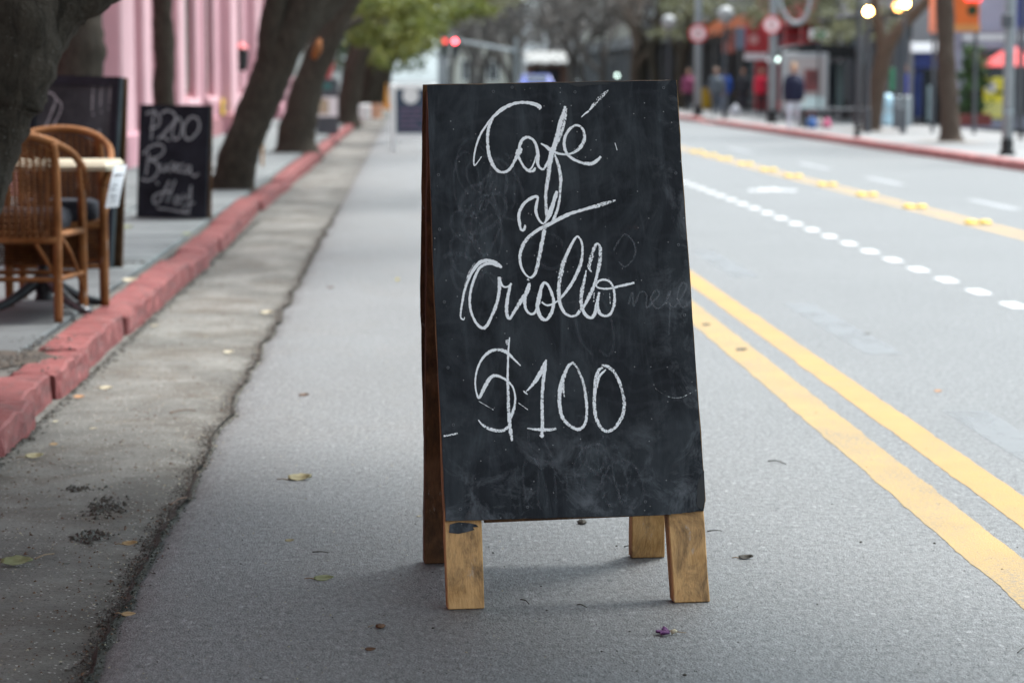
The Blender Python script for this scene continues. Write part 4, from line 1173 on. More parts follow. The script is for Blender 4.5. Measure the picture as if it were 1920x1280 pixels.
for nm, sl in (("P200", wB[:5]), ("Buseca", wB[5:12]), ("Hoy", wB[12:])):
    o = write("chalk_word", sl, Z5, s5, MAT['chalk_far'], .003, "chalk word "+nm, 11, tB, pB, nB, 19.7/FPX, oB, .78)
tA, pA, nA, oA = small_board("chalkboard", [(28, 492), (208, 502), (228, 145), (62, 141)], 14.5, .12, "large framed blackboard behind the wicker chairs, ending in three exclamation marks", dusty, darkb, border=.055)
wA = [[(26, .6), (85,250), (130,205), (190,193), (237,230), (235,290), (200,370), (160,460), (100,500), (30,490)], [(24, .6), (240,260), (202,360), (170,450), (142,555)], [(24, .6), (240,240), (287,290), (272,370), (220,470), (178,545)],
 [(26, .6), (555,120,12), (545,240), (541,345)], [(30, .6), (546,372), (556,380)], [(26, .5), (625,110,12), (615,220), (611,330)], [(26, .5), (616,352), (626,362)], [(24, .5), (695,90,12), (690,200), (686,285)], [(24, .5), (676,322), (684,332)],
 [(20, .6), (505,570), (510,542), (540,530), (545,570), (575,535), (570,575), (602,500), (612,560), (642,595)], [(20, .6), (300,600), (340,570), (380,600), (430,565), (470,600)]]
for nm, sl in (("chalk_swirl", wA[:3]), ("exclamation_mark", wA[3:5]), ("exclamation_mark", wA[5:7]), ("exclamation_mark", wA[7:9]), ("chalk_word", wA[9:10])):
    tag(write(nm, sl, Z5, s5, MAT['chalk_far'], .003, None, 12, tA, pA, nA, 14.5/FPX, oA, .78), kind=None)

def foot_dirt(p, L, sd, par, org):
    r = random.Random(sd); mb = MB()
    for i in range(260):
        x, y, s = p.x+r.uniform(-.06, L+.06), p.y+r.gauss(-.01, .025), r.uniform(.004, .014)
        mb.add([(x-s, y, PZ+.001), (x, y-s*.7, PZ+.001), (x+s, y, PZ+.001), (x, y+s*.7, PZ+.001), (x, y, PZ+s*.7)], [(0, 1, 4), (1, 2, 4), (2, 3, 4), (3, 0, 4)])
    return tag(mb.build("foot_dirt", MAT['soil']), kind="stuff")
foot_dirt(pB, .57, 1, None, None); foot_dirt(pA, .75, 2, None, None)
# ---- wicker chairs, table, cushions
def make_chair(loc, rz, label):
    t = empty("wicker_chair", loc, label, "chair", "wicker chairs at the pavement table", rz)
    def tb(name, pts, r, mt='rattan', n=6, seg=8):
        mb = MB(); P = cat_rom(pts, n); mb.tube(P, r, seg); o = mb.build(name, MAT[mt], t, smooth=True); return o
    for s in (-1, 1):
        tb("leg", [(s*.235, .20, 0), (s*.235, .205, .3), (s*.235, .21, .60)], .022)
        tb("leg", [(s*.205, -.23, 0), (s*.205, -.225, .25), (s*.205, -.215, .46), (s*.203, -.222, .70), (s*.192, -.218, .835)], .021)
        tb("arm", [(s*.235, .21, .60), (s*.262, .15, .675), (s*.268, .02, .735), (s*.25, -.11, .79), (s*.20, -.205, .832)], .019)
        tb("brace", [(s*.235, .20, .12), (s*.222, 0, .30), (s*.205, -.21, .42)], .010)
        tb("brace", [(s*.235, .205, .40), (s*.25, .13, .50), (s*.262, .06, .60), (s*.262, .02, .73)], .011)
        tb("side_rail", [(s*.235, .2, .20), (s*.205, -.225, .20)], .012); tb("side_rail", [(s*.235, .2, .405), (s*.205, -.215, .405)], .016)
    tb("back_hoop", [(-.20, -.205, .832), (-.12, -.255, .862), (0, -.27, .875), (.12, -.255, .862), (.20, -.205, .832)], .021)
    tb("rear_rail", [(-.205, -.225, .385), (.205, -.225, .385)], .018); tb("rear_rail", [(-.205, -.23, .20), (.205, -.23, .20)], .012)
    tb("front_rail", [(-.235, .205, .405), (.235, .205, .405)], .018); tb("front_rail", [(-.235, .2, .20), (.235, .2, .20)], .012)
    tb("brace", [(-.10, -.225, .38), (-.2, -.23, .21)], .010); tb("brace", [(.10, -.225, .38), (.2, -.23, .21)], .010)
    # woven back: canes over and under upright stakes
    mb = MB(); N = 32
    def bp(u, v):                              # u across -1..1, v 0..1 up
        top = .852 - .045*u*u*1.2
        z = .395 + (top-.395)*v
        return Vector((u*(.195+.006*v), -.222 - .042*(1-u*u)*v - .008, z))
    for k in range(N):
        v = (k+.5)/N
        pts = []
        for i in range(25):
            u = -1+2*i/24
            p = bp(u, v); p.y += .0075*(1 if (i+k) % 2 else -1)
            pts.append(p)
        mb.tube(pts, .0050, 4, cap=False)
    tag(mb.build("woven_back", MAT['wicker'], t, smooth=True), kind="stuff")
    for i in range(1, 13):
        u = -1+2*i/13
        off = Vector((0, -.009, 0)); m2 = MB()
        for sgn in (1, -1): m2.tube([bp(u, 0)+off*sgn, bp(u, .5)+off*sgn, bp(u, 1)+off*sgn], .0046, 5, cap=False)
        m2.build("back_stake", MAT['wicker'], t, smooth=True)
    mb = MB()
    for k in range(28):
        y = -.215+.42*(k+.5)/28; hw = .205+.03*(k/28)
        pts = [Vector((-hw+2*hw*i/16, y, .418+.004*(1 if (i+k) % 2 else -1))) for i in range(17)]
        mb.tube(pts, .0065, 4, cap=False)
    for s in (-1, 1):
        for k in range(12):
            z = .24+.014*k
            mb.tube([Vector((s*.235 if s > 0 else -.235, .203, z)), Vector((-.235 if s > 0 else .235, .203, z))], .0064, 4, cap=False)
    tag(mb.build("woven_seat", MAT['wicker'], t, smooth=True), kind="stuff")
    return t
ch1 = make_chair((-1.826, 11.574, PZ), R(-4), "wicker armchair seen from behind, nearer the kerb")
ch2 = copy_thing(ch1, (-1.772, 12.34, PZ), "wicker armchair facing the street behind the table", R(184))
def cushion(loc, rz, label):
    mb = MB(); n = 12
    for (z, s) in ((-.04, .88), (-.03, .98), (0.01, 1.02), (.05, .97), (.065, .84)):
        for k in range(4*n):
            a = 2*math.pi*k/(4*n)
            sx = math.copysign(abs(math.cos(a))**.45, math.cos(a))*.205*s; sy = math.copysign(abs(math.sin(a))**.45, math.sin(a))*.195*s
            mb.v.append((sx, sy, z))
    for i in range(4):
        for k in range(4*n):
            k2 = (k+1) % (4*n); mb.f.append((i*4*n+k, i*4*n+k2, (i+1)*4*n+k2, (i+1)*4*n+k)); mb.mi.append(0)
    mb.f += [tuple(range(4*n-1, -1, -1)), tuple(4*4*n+k for k in range(4*n))]; mb.mi += [0, 0]
    o = mb.build("seat_cushion", MAT['cloth_black'], smooth=True); o.location = loc; o.rotation_euler = (0, 0, rz)
    return tag(o, label, "cushion", "black seat cushions")
cushion((-1.772, 12.33, PZ+.46), R(184), "black cushion on the wicker chair behind the table")
cushion((-1.826, 11.575, PZ+.46), R(-4), "black cushion on the nearer wicker chair")
tt = empty("cafe_table", (-1.795, 11.95, PZ), "small cafe table with a cream top between two wicker chairs", "table")
mb = MB(); hx, hy = .37, .30
Mz = Matrix.Translation((0, 0, .715))
mb.bbox((-hx, -hy, -.02), (hx, hy, .02), .02, M=Mz)
o = mb.build("tabletop", MAT['tabletop'], tt)
mb = MB(); mb.tube(cat_rom([(0, 0, .05), (0, 0, .12), (0, 0, .3), (0, 0, .55), (0, 0, .69)], 3), [.05, .045, .04, .05, .035, .03, .03, .03, .03, .032, .035, .05, .09], 12); mb.build("pedestal", MAT['iron'], tt, smooth=True)
for k in range(4):
    a = math.pi/4+k*math.pi/2
    d = Vector((math.cos(a), math.sin(a), 0))
    mb = MB(); P = cat_rom([tuple(d*.02+Vector((0, 0, .16))), tuple(d*.12+Vector((0, 0, .10))), tuple(d*.22+Vector((0, 0, .05))), tuple(d*.31+Vector((0, 0, .022)))], 4)
    mb.tube(P, [.03-.0008*i for i in range(len(P))], 8); mb.ball(tuple(d*.32+Vector((0, 0, .02))), (.035, .035, .02), 8, 6)
    mb.build("foot", MAT['ironshiny' if k % 2 else 'iron'], tt, smooth=True)
# menu sheet clipped to the table edge, hanging over the kerb side
p0 = AT(222, 308, 11.75)
c = [AT(214, 311, 11.72), AT(238, 309, 11.80), AT(222, 388, 11.78), AT(197, 390, 11.70)]
mb = MB(); n = 6
for i in range(n+1):
    u = i/n
    a = c[0].lerp(c[3], u); b2 = c[1].lerp(c[2], u); bend = Vector((0, -.02*math.sin(u*3.1), 0))
    mb.v += [a+bend, (a+b2)/2+bend*1.4, b2+bend]
for i in range(n):
    for k in range(2):
        a = 3*i+k; mb.f.append((a, a+1, a+4, a+3)); mb.mi.append(0)
ms = mb.build("menu_sheet", [MAT['paper']], org=c[0]); tag(ms, "white printed menu sheet clipped to the table edge", "menu")
so = ms.modifiers.new("thick", 'SOLIDIFY'); so.thickness = .001
mb = MB()
for (u, v0, v1) in ((.20, .2, .9), (.235, .2, .85), (.45, .3, .7), (.55, .25, .6), (.72, .3, .75), (.82, .45, .7)):
    off = Vector((0, -.006, 0))
    pt = lambda uu, vv: c[0].lerp(c[3], uu).lerp(c[1].lerp(c[2], uu), vv) + Vector((0, -.035*math.sin(uu*3.1)-.004, 0))
    mb.add([pt(u, v0), pt(u, v1), pt(u+.022, v1), pt(u+.022, v0)], [(0, 1, 2, 3)])
tag(mb.build("printed_lines", MAT['ink'], ms, org=c[0]), kind="stuff")

# ---- banner stand, white framed menu board, odds and ends farther along
bs = gp(612, 252); Yb = bs.y
b_ = empty("banner_stand", bs, "tall dark banner stand with a white picture and red fabric top", "banner")
def quad_slab(px0, py0, px1, py1, Y, th, name, mt, par, org):
    a, c2 = AT(px0, py1, Y), AT(px1, py0, Y)
    mb = MB(); mb.box((a.x, Y-th, a.z), (c2.x, Y, c2.z)); return mb.build(name, MAT[mt] if isinstance(mt, str) else mt, par, org=org)
teal = M("teal_print", (.05, .16, .15), .6, .2, 8)
quad_slab(594, 148, 634, 254, Yb, .10, "panel", 'poledark', b_, bs)
quad_slab(594, 182, 633, 219, Yb-.102, .015, "picture", 'signwhite', b_, bs)
pinkp = M("pink_food_print", (.62, .32, .34), .6, .3, 9, (.5, .5, .25))
mb = MB(); a, c2 = AT(596, 214, Yb-.118), AT(616, 186, Yb-.118); mb.box((a.x, Yb-.12, a.z), (c2.x, Yb-.117, c2.z)); mb.build("printed_food", pinkp, b_, org=bs)
quad_slab(598, 156, 622, 168, Yb-.102, .012, "teal_band", teal, b_, bs)
mb = MB(); P = [AT(608, 148, Yb), AT(610, 125, Yb), AT(618, 98, Yb), AT(624, 94, Yb), AT(628, 108, Yb), AT(625, 130, Yb), AT(620, 148, Yb)]
mb.prism(P, Vector((0, .1, 0))); mb.build("fabric_top", M("red_fabric", (.55, .12, .11), .7, .15, 4), b_, org=bs)
wb0 = G(738, 284); Yw = wb0.y
wb = empty("menu_board", (wb0.x+.32, Yw, 0), "white framed menu board with a round logo standing in the gutter lane", "menu board")
def wbox(px0, py0, px1, py1, dy0, dy1, name, mt):
    a, c2 = AT(px0, py1, Yw), AT(px1, py0, Yw)
    mb = MB(); mb.bbox((a.x, Yw+dy0, max(a.z, .002)), (c2.x, Yw+dy1, c2.z), .006); return mb.build(name, mt, wb, org=wb.location)
wf = MAT['whiteframe']
wbox(733, 160, 742, 285, 0, .04, "leg", wf); wbox(809, 160, 818, 285, 0, .04, "leg", wf)
wbox(742.5, 160, 808.5, 167, 0, .035, "top_rail", wf); wbox(742.5, 251, 808.5, 259, 0, .035, "bottom_rail", wf)
wbox(742.5, 167.5, 808.5, 250.5, .01, .03, "panel", MAT['navyboard'])
cl = AT(770, 180, Yw+.006); mb = MB(); mb.disc(cl, 15*PX(Yw), (0, -1, 0), .004, 20); mb.build("round_logo", MAT['whiteframe'], wb, org=wb.location)
rr = random.Random(4); mb = MB()
for k, (yy, x1) in enumerate(((203, 800), (212, 790), (221, 802), (230, 780), (239, 796))):
    x = 750
    while x < x1:
        e = x+rr.uniform(4, 11); a, c2 = AT(x, yy+3, Yw), AT(e, yy, Yw); mb.box((a.x, Yw+.004, a.z), (c2.x, Yw+.0095, c2.z)); x = e+rr.uniform(2, 4)
tag(mb.build("menu_lettering", M("dull_pink_lettering", (.22, .12, .20), .7, .4, 20), wb, org=wb.location), kind="stuff")
for dx in (733, 809):
    a = AT(dx, 285, Yw); b2 = AT(dx+9, 160, Yw)
    mb = MB(); mb.prism([Vector((a.x, Yw+.05, b2.z)), Vector((b2.x, Yw+.05, b2.z)), Vector((b2.x, Yw+.55, .002)), Vector((a.x, Yw+.55, .002))], Vector((0, .03, .01))); mb.build("rear_leg", wf, wb, org=wb.location)
pc = gp(672, 224)
t = empty("planter_box", pc, "low white planter box at the far kerb end", "planter")
mb = MB(); mb.bbox((pc.x-.35, pc.y, PZ), (pc.x+.35, pc.y+.6, PZ+.42), .03); mb.build("box", MAT['whiteframe'], t, org=pc)
mb = MB(); mb.bbox((pc.x-.3, pc.y+.05, PZ+.42), (pc.x+.3, pc.y+.55, PZ+.46), .01); mb.build("soil", MAT['soil'], t, org=pc)
pc = gp(702, 222); t = MB(); t.tube([pc+Vector((0, 0, 0)), pc+Vector((0, 0, .1)), pc+Vector((0, 0, .36)), pc+Vector((0, 0, .40))], [.22, .22, .27, .27], 14)
tag(t.build("flower_pot", M("pale_terracotta", (.62, .34, .22), .8, .1), org=pc), "pale terracotta pot near the far kerb end", "pot")
pc = gp(725, 205); t = MB(); t.tube([pc, pc+Vector((0, 0, .05)), pc+Vector((0, 0, .06)), pc+Vector((0, 0, .95))], [.22, .22, .12, .03], 12)
tag(t.build("traffic_cone", M("orange_plastic", (.75, .30, .03), .5, .05), org=pc), "orange cone beside the white framed menu board", "cone")
# thin stake beside the slanting trunk
pc = gp(492, 312); t = MB(); t.tube([pc, pc+Vector((.01, 0, .42))], .018, 8); tag(t.build("wooden_stake", MAT['wood'], org=pc), "thin wooden stake in the pavement beside the slanting trunk", "stake")
# ================================================================== RIGHT SIDE
PZR = .126
def gr(px, py): return G(px, py, PZR)

# ---- shop buildings along the right pavement
XF = 12.6
shopc = {'grey': greyw, 'cream': cream, 'white': whit,
         'dark': M("dark_shop_front", (.06, .055, .055), .7, .3, 1), 'brick': M("red_brown_render", (.22, .10, .08), .85, .25, 2), 'blue': M("navy_shop_paint", (.02, .035, .16), .5, .15),
         'red': M("red_shop_paint", (.45, .045, .05), .5, .12), 'orange': M("orange_shop_sign", (.60, .115, .012), .5, .12), 'violet': M("grey_violet_render", (.30, .29, .36), .8, .15, 1)}
interior = M("dim_shop_interior", (.05, .045, .04), .9, .5, 1.5)
def shop(y0, y1, h, wall, trim, label, fascia, door_col='dark'):
    t = empty("shop_building", (XF+4, (y0+y1)/2, 0), label, "building", "shops along the right pavement")
    og = t.location
    mb = MB(); mb.box((XF+.9, y0, 0), (XF+9, y1, h)); mb.build("wall", shopc[wall], t, org=og)
    mb = MB(); mb.box((XF, y0, 3.35), (XF+.897, y1, h-.003)); mb.build("wall", shopc[wall], t, org=og)
    n = max(2, int((y1-y0)/3.2)); st = (y1-y0)/n
    for i in range(n+1):
        yc = y0+i*st; w0 = .22
        mb = MB(); mb.box((XF, max(y0, yc-w0), 0), (XF+.896, min(y1, yc+w0), 3.347)); mb.build("pier", shopc[trim], t, org=og)
    for i in range(n):
        a, b = y0+i*st+.223, y0+(i+1)*st-.223
        if i % 2 == 0:
            fr = MB(); fr.box((XF+.25, a, .45), (XF+.32, a+.07, 3.0)); fr.box((XF+.25, b-.07, .45), (XF+.32, b, 3.0)); fr.box((XF+.25, a+.07, 2.93), (XF+.32, b-.07, 3.0)); fr.box((XF+.25, a, .2), (XF+.32, b, .449)); fr.box((XF+.25, (a+b)/2-.03, .45), (XF+.31, (a+b)/2+.03, 2.93))
            f = fr.build("shop_window", shopc[door_col], t, org=og)
            g = MB(); g.box((XF+.27, a+.07, .45), (XF+.29, b-.07, 2.93)); g.build("pane", MAT['glassblue'], f, org=og)
        else:
            d = MB(); d.box((XF+.4, a+.03, .13), (XF+.46, b-.03, 2.5)); dd = d.build("door", shopc[door_col], t, org=og)
            g = MB(); g.box((XF+.38, a+.3, .5), (XF+.399, b-.3, 2.3)); g.build("pane", MAT['glassdark'], dd, org=og)
            g = MB(); g.tube([(XF+.34, a+.2, 1.0), (XF+.34, a+.2, 1.5)], .02, 6); g.build("handle", MAT['steel'], dd, org=og)
    mb = MB(); mb.box((XF-.14, y0+.25, 3.0), (XF-.003, y1-.25, 3.62)); mb.build("fascia_sign", shopc[fascia], t, org=og)
    z = 4.4
    while z+1.8 < h:
        for i in range(n):
            yc = y0+(i+.5)*st
            f = MB(); f.box((XF-.06, yc-.65, z), (XF-.003, yc+.65, z+.08)); f.box((XF-.06, yc-.65, z+1.62), (XF-.003, yc+.65, z+1.7)); f.box((XF-.06, yc-.65, z+.08), (XF-.003, yc-.57, z+1.62)); f.box((XF-.06, yc+.57, z+.08), (XF-.003, yc+.65, z+1.62))
            fo = f.build("window", MAT['whiteframe'], t, org=og)
            g = MB(); g.box((XF-.03, yc-.57, z+.08), (XF-.004, yc+.57, z+1.62)); g.build("pane", MAT['glassdark'], fo, org=og)
        z += 3.1
    mb = MB(); mb.box((XF-.25, y0, h), (XF+9, y1, h+.3)); mb.build("roof", shopc[trim], t, org=og)
    return t
for (y0, y1, h, wl, tr, fa, dc, lab) in (
    (60.2, 74, 6.5, 'violet', 'grey', 'violet', 'dark', "grey violet corner building behind the green shrub"),
    (74.2, 88, 6.8, 'brick', 'red', 'red', 'red', "shop with bright red fascia and red door"),
    (88.2, 104, 7, 'grey', 'dark', 'orange', 'dark', "grey building with salmon fascia beyond the red shop"),
    (104.2, 130, 7, 'dark', 'dark', 'dark', 'dark', "dark fronted building far along the right pavement"),
    (130.2, 175, 8, 'cream', 'grey', 'grey', 'dark', "pale building farthest along the right pavement")):
    shop(y0, y1, h, wl, tr, lab, fa, dc)

def slab_px(px0, py0, px1, py1, Y, th, name, mt, parent=None, org=None, c=0.01):
    a, c2 = AT(px0, py1, Y), AT(px1, py0, Y)
    mb = MB(); mb.bbox((a.x, Y, a.z), (c2.x, Y+th, c2.z), c)
    return mb.build(name, MAT[mt] if isinstance(mt, str) else mt, parent, org=org)
def emis(name, c, st, base=(.5, .5, .5)):
    t = NT(name); t.col(base); t.emit(c, st); t.rough(.4); return t.m
warm = emis("warm_lamp_glow", (1, .50, .13), 30)
redglow = emis("red_signal_glow", (1, .07, .09), 9, (.3, .01, .01))
redglow2 = emis("dim_red_signal_glow", (1, .05, .05), 1.6, (.3, .01, .01))
coolglow = emis("cool_lamp_glow", (.75, 1, .9), 2.5)
whiteglow = emis("lit_white_sign", (.9, .92, 1), .12, (.8, .8, .8))
globew = M("milky_globe", (.33, .33, .325), .3, .05)

# camera-side front of the corner building
cbl = [o for o in bpy.data.objects if o.get("label", "").startswith("grey violet corner")][0]
og = cbl.location; FY = 60.2
for k in range(4):
    x0 = 13.95+k*2.1
    f = MB(); f.box((x0, FY-.06, .35), (x0+1.9, FY-.003, .45)); f.box((x0, FY-.06, 1.85), (x0+1.9, FY-.003, 1.95)); f.box((x0, FY-.06, .45), (x0+.1, FY-.003, 1.85)); f.box((x0+1.8, FY-.06, .45), (x0+1.9, FY-.003, 1.85))
    fo = f.build("shop_window", shopc['dark'], cbl, org=og)
    g = MB(); g.box((x0+.1, FY-.03, .45), (x0+1.8, FY-.004, 1.85)); g.build("pane", MAT['glassdark'], fo, org=og)
for z, m_ in ((2.02, 'violet'), (2.2, 'white'), (2.38, 'violet')):
    mb = MB(); mb.box((13.8, FY-.12, z), (22, FY-.003, z+.15)); mb.build("fascia_band", shopc[m_], cbl, org=og)

# hanging signs on the facades (each with a bracket to the wall)
def blade_sign(px0, py0, px1, py1, Y, mt, label, extra=None):
    cen = AT((px0+px1)/2, (py0+py1)/2, Y)
    t = empty("hanging_sign", cen, label, "sign", "blade signs on the shop fronts")
    slab_px(px0, py0, px1, py1, Y, .12, "panel", mt, t, cen)
    top = AT((px0+px1)/2, py0, Y).z
    if Y < 60:
        mb = MB(); q = AT(px1-3, 0, Y).x; mb.tube([(q, Y+.18, PZR), (q, Y+.18, top)], .04, 8); mb.build("post", MAT['poledark'], t, org=cen)
    for dz in (.1, .45) if Y >= 60 else ():
        mb = MB(); mb.tube([(AT(px1, 0, Y).x-.02, Y+.06, top-dz), (XF+.02, Y+.06, top-dz)], .03, 6); mb.build("bracket", MAT['poledark'], t, org=cen)
    if extra: extra(t, cen, Y)
    return t
def ex_orange(t, cen, Y):
    c = AT(1823, 20, Y-.002); mb = MB(); mb.disc(c, .11, (0, -1, 0), .015, 20); mb.build("round_emblem", MAT['leaf_dark'], t, org=cen)
    slab_px(1810, -14, 1841, 2, Y-.03, .028, "lit_red_strip", redglow2, t, cen, .004)
    slab_px(1786, 46, 1838, 60, Y-.02, .018, "tan_band", M("tan_band", (.55, .22, .06), .6, .1), t, cen, .004)
blade_sign(1786, -40, 1838, 60, 49.0, shopc['orange'], "orange hanging shop sign with a dark green round emblem", ex_orange)
blade_sign(1744, -40, 1759, 62, 50.5, M("salmon_panel", (.62, .24, .16), .6, .1), "narrow salmon hanging sign left of the orange one")
blade_sign(1398, 44, 1442, 98, 77, shopc['red'], "red hanging sign with a pale round mark above the red shop", lambda t, c, Y: (slab_px(1396, 100, 1441, 113, Y-.01, .10, "white_band", 'signwhite', t, c), (lambda mb: (mb.disc(AT(1413, 74, Y-.002), .16, (0, -1, 0), .012, 18), mb.build("round_mark", M("pale_rose", (.62, .32, .30), .6), t, org=c)))(MB())))
blade_sign(1356, 62, 1378, 100, 90, M("faded_coral", (.55, .19, .15), .6, .1), "coral hanging sign beyond the red shop")
blade_sign(1380, 52, 1398, 92, 84, M("slate_blue_panel", (.20, .25, .33), .6, .1), "slate blue hanging panel between the coral and red signs")
# blue shop: lit white sign over a dark doorway
c = AT(1737, 89, 59.2)
t = empty("lit_sign", c, "white lit sign over the navy shop doorway", "sign")
slab_px(1711, 80, 1762, 98, 59.2, .22, "light_panel", whiteglow, t, c)
mb = MB(); mb.box((c.x-.05, 59.425, c.z-.05), (c.x+.05, 60.19, c.z+.05)); mb.build("bracket", MAT['poledark'], t, org=c)
cb = AT(1737, 225, 59.5); 
t = empty("shop_porch", (cb.x, 59.5, PZR), "navy blue porch with a dark glass entrance under the lit sign", "porch")
og = t.location
def pxbox(px0, py0, px1, py1, Y, d, name, mt, zmin=None):
    a, c2 = AT(px0, py1, Y), AT(px1, py0, Y)
    mb = MB(); mb.box((a.x, Y, a.z if zmin is None else zmin), (c2.x, Y+d, c2.z)); return mb.build(name, MAT[mt] if isinstance(mt, str) else mt, t, org=og)
pxbox(1714, 99, 1764, 128, 59.5, .6, "canopy", shopc['blue'])
pxbox(1714, 130, 1730, 220, 59.6, .1, "poster", M("blue_poster", (.02, .035, .14), .6, .4, 3), None)
pxbox(1732, 130, 1764, 235, 59.8, .12, "door", 'glassdark', PZR)
pxbox(1738, 160, 1752, 228, 59.75, .03, "glass_leaf", M("pale_glass", (.30, .38, .40), .2, .2), None)
pxbox(1706, 75, 1713, 236, 59.4, .3, "post", shopc['grey'], PZR)
# green shrub in a planter
sb = gr(1822, 236)
t = empty("potted_shrub", sb, "leafy green shrub in a red brown planter between trunk and yellow board", "shrub")
mb = MB(); mb.bbox((sb.x-.42, sb.y-.3, PZR), (sb.x+.42, sb.y+.3, PZR+.28), .03); mb.build("planter", M("red_brown_planter", (.16, .035, .03), .7, .2), t, org=sb)
mb = MB(); mb.tube([sb+Vector((0, 0, .25)), sb+Vector((.03, 0, .8)), sb+Vector((-.02, .02, 1.3))], [.05, .04, .02], 7); mb.build("stem", MAT['bark_brown'], t, org=sb)
make_crown("foliage", (sb.x-.04, sb.y, PZR+1.05), (.36, .4, .82), 1500, .15, M("shrub_leaves", (.05, .11, .035), .6, .6, 2, (.10, .18, .06)), t, 51, 26, org=sb)
# yellow advertising board with a white oval
yb = AT(1864, 223, 59.0)
t = empty("advert_board", yb, "yellow advertising board with a white oval picture beside the grey pole", "advert board")
yel = M("bright_yellow_print", (.85, .72, .05), .5, .08)
slab_px(1844, 146, 1886, 222, yb.y, .12, "panel", yel, t, yb)
mb = MB(); mb.disc(AT(1858, 164, yb.y-.002), .14, (0, -1, 0), .01, 18); mb.build("white_oval", MAT['signwhite'], t, org=yb)
slab_px(1866, 171, 1884, 177, yb.y-.012, .01, "dark_band", 'black', t, yb, .002)
slab_px(1846, 192, 1883, 218, yb.y-.010, .008, "pale_panel", M("pale_yellow_print", (.75, .68, .22), .5, .08), t, yb, .002)
# red umbrella over the terrace
ub = gr(1900, 236)
t = empty("parasol", ub, "red parasol at the right edge behind the grey pole", "parasol")
mb = MB(); mb.tube([ub, ub+Vector((0, 0, 2.2))], .025, 8); mb.build("pole", MAT['poledark'], t, org=ub)
mb = MB(); top = AT(1898, 84, ub.y); n = 8; vs = [top]; rim = []
for k in range(n):
    a = 2*math.pi*(k+.5)/n; vs.append(Vector((top.x+.82*math.cos(a), top.y+.82*math.sin(a), AT(0, 124, ub.y).z)))
mb.add(vs, [(0, 1+k, 1+(k+1) % n) for k in range(n)])
can = mb.build("canopy", M("red_parasol_cloth", (.72, .10, .10), .8, .08), t, org=ub); s_ = can.modifiers.new("thick", 'SOLIDIFY'); s_.thickness = .01
# navy hanging banner at the right edge
cn = AT(1915, 25, 52); t = empty("hanging_sign", cn, "navy hanging banner at the right edge above the parasol", "sign", "blade signs on the shop fronts")
slab_px(1907, -30, 1932, 52, 52, .08, "panel", shopc['blue'], t, cn)
mb = MB(); mb.tube([(cn.x, 52.12, PZR), (cn.x, 52.12, cn.z+.3)], .03, 6); mb.build("post", MAT['poledark'], t, org=cn)

# ---- poles, lamp posts and road signs
def pole(px, py, wpx, hgt, label, mt='poletop', base_h=0.0, name="street_pole", cat="pole", top=None):
    p = gr(px, py); r_ = wpx*PX(p.y)/2
    t = empty(name, p, label, cat)
    mb = MB(); mb.tube([p+Vector((0, 0, base_h)), p+Vector((0, 0, hgt))], [r_, r_*.8], 14); mb.build("post", MAT[mt], t, smooth=True, org=p)
    if base_h:
        mb = MB(); mb.tube([p+Vector((0, 0, -.02)), p+Vector((0, 0, .06)), p+Vector((0, 0, .07)), p+Vector((0, 0, base_h))], [r_*1.5, r_*1.5, r_*1.12, r_*1.12], 14); mb.build("base", MAT['black'], t, org=p)
    return t, p, r_
t, p, r_ = pole(1888, 291, 21, 6, "thick grey pole with black base at the right edge", base_h=.24)
mb = MB(); a = AT(1886, 40, p.y-r_-.02); mb.bbox((a.x-.07, p.y-r_-.16, a.z-.1), (a.x+.07, p.y-r_-.01, a.z+.1), .01); mb.build("junction_box", MAT['poledark'], t, org=p)
for z in (.62, 1.52):
    mb = MB(); mb.tube([p+Vector((0, 0, z)), p+Vector((0, 0, z+.04))], r_*1.06, 14); mb.build("band", MAT['poletop'], t, org=p)
t, p, r_ = pole(1607, 257, 9, 5.5, "slim dark pole with black base left of the forked trunk", 'poledark', .22)
t, p, r_ = pole(1914, 262, 7, 4.5, "slim dark post at the right picture edge", 'poledark', .15)

def no_parking(t, c, rad, p):
    mb = MB(); mb.disc(c, rad, (0, -1, 0), .012, 28); s = mb.build("sign_disc", MAT['signred'], t, org=p)
    mb = MB(); mb.disc(c+Vector((0, -.003, 0)), rad*.76, (0, -1, 0), .003, 28); mb.build("white_face", M("sign_pale_pink", (.85, .66, .66), .5, .03), s, org=p)
    mb = MB()
    for dz in (.30, -.02, -.32):
        mb.box((c.x-rad*.17, c.y-.008, c.z+rad*(dz-.10)), (c.x+rad*.17, c.y-.0065, c.z+rad*(dz+.13)))
    tag(mb.build("speed_figures", M("dull_red_print", (.45, .10, .10), .5, .03), s, org=p), kind="stuff")
t, p, r_ = pole(1308, 218, 14, 7, "grey pole with round red and white sign, the farther one", base_h=.3, name="sign_pole", cat="sign pole")
no_parking(t, AT(1309, 63, p.y-r_-.02), 17.5*PX(p.y), p)
t, p, r_ = pole(1448, 231, 15, 7, "grey pole with round red and white sign and curved bracket, the nearer one", base_h=.32, name="sign_pole", cat="sign pole")
no_parking(t, AT(1447, 47, p.y-r_-.02), 18*PX(p.y), p)
mb = MB(); mb.tube(cat_rom([tuple(AT(x, y, p.y)) for x, y in ((1455, -60), (1462, 0), (1472, 30), (1490, 44), (1508, 36), (1518, 8), (1519, -30))], 6), .05, 8); mb.build("curved_bracket", MAT['poletop'], t, smooth=True, org=p)

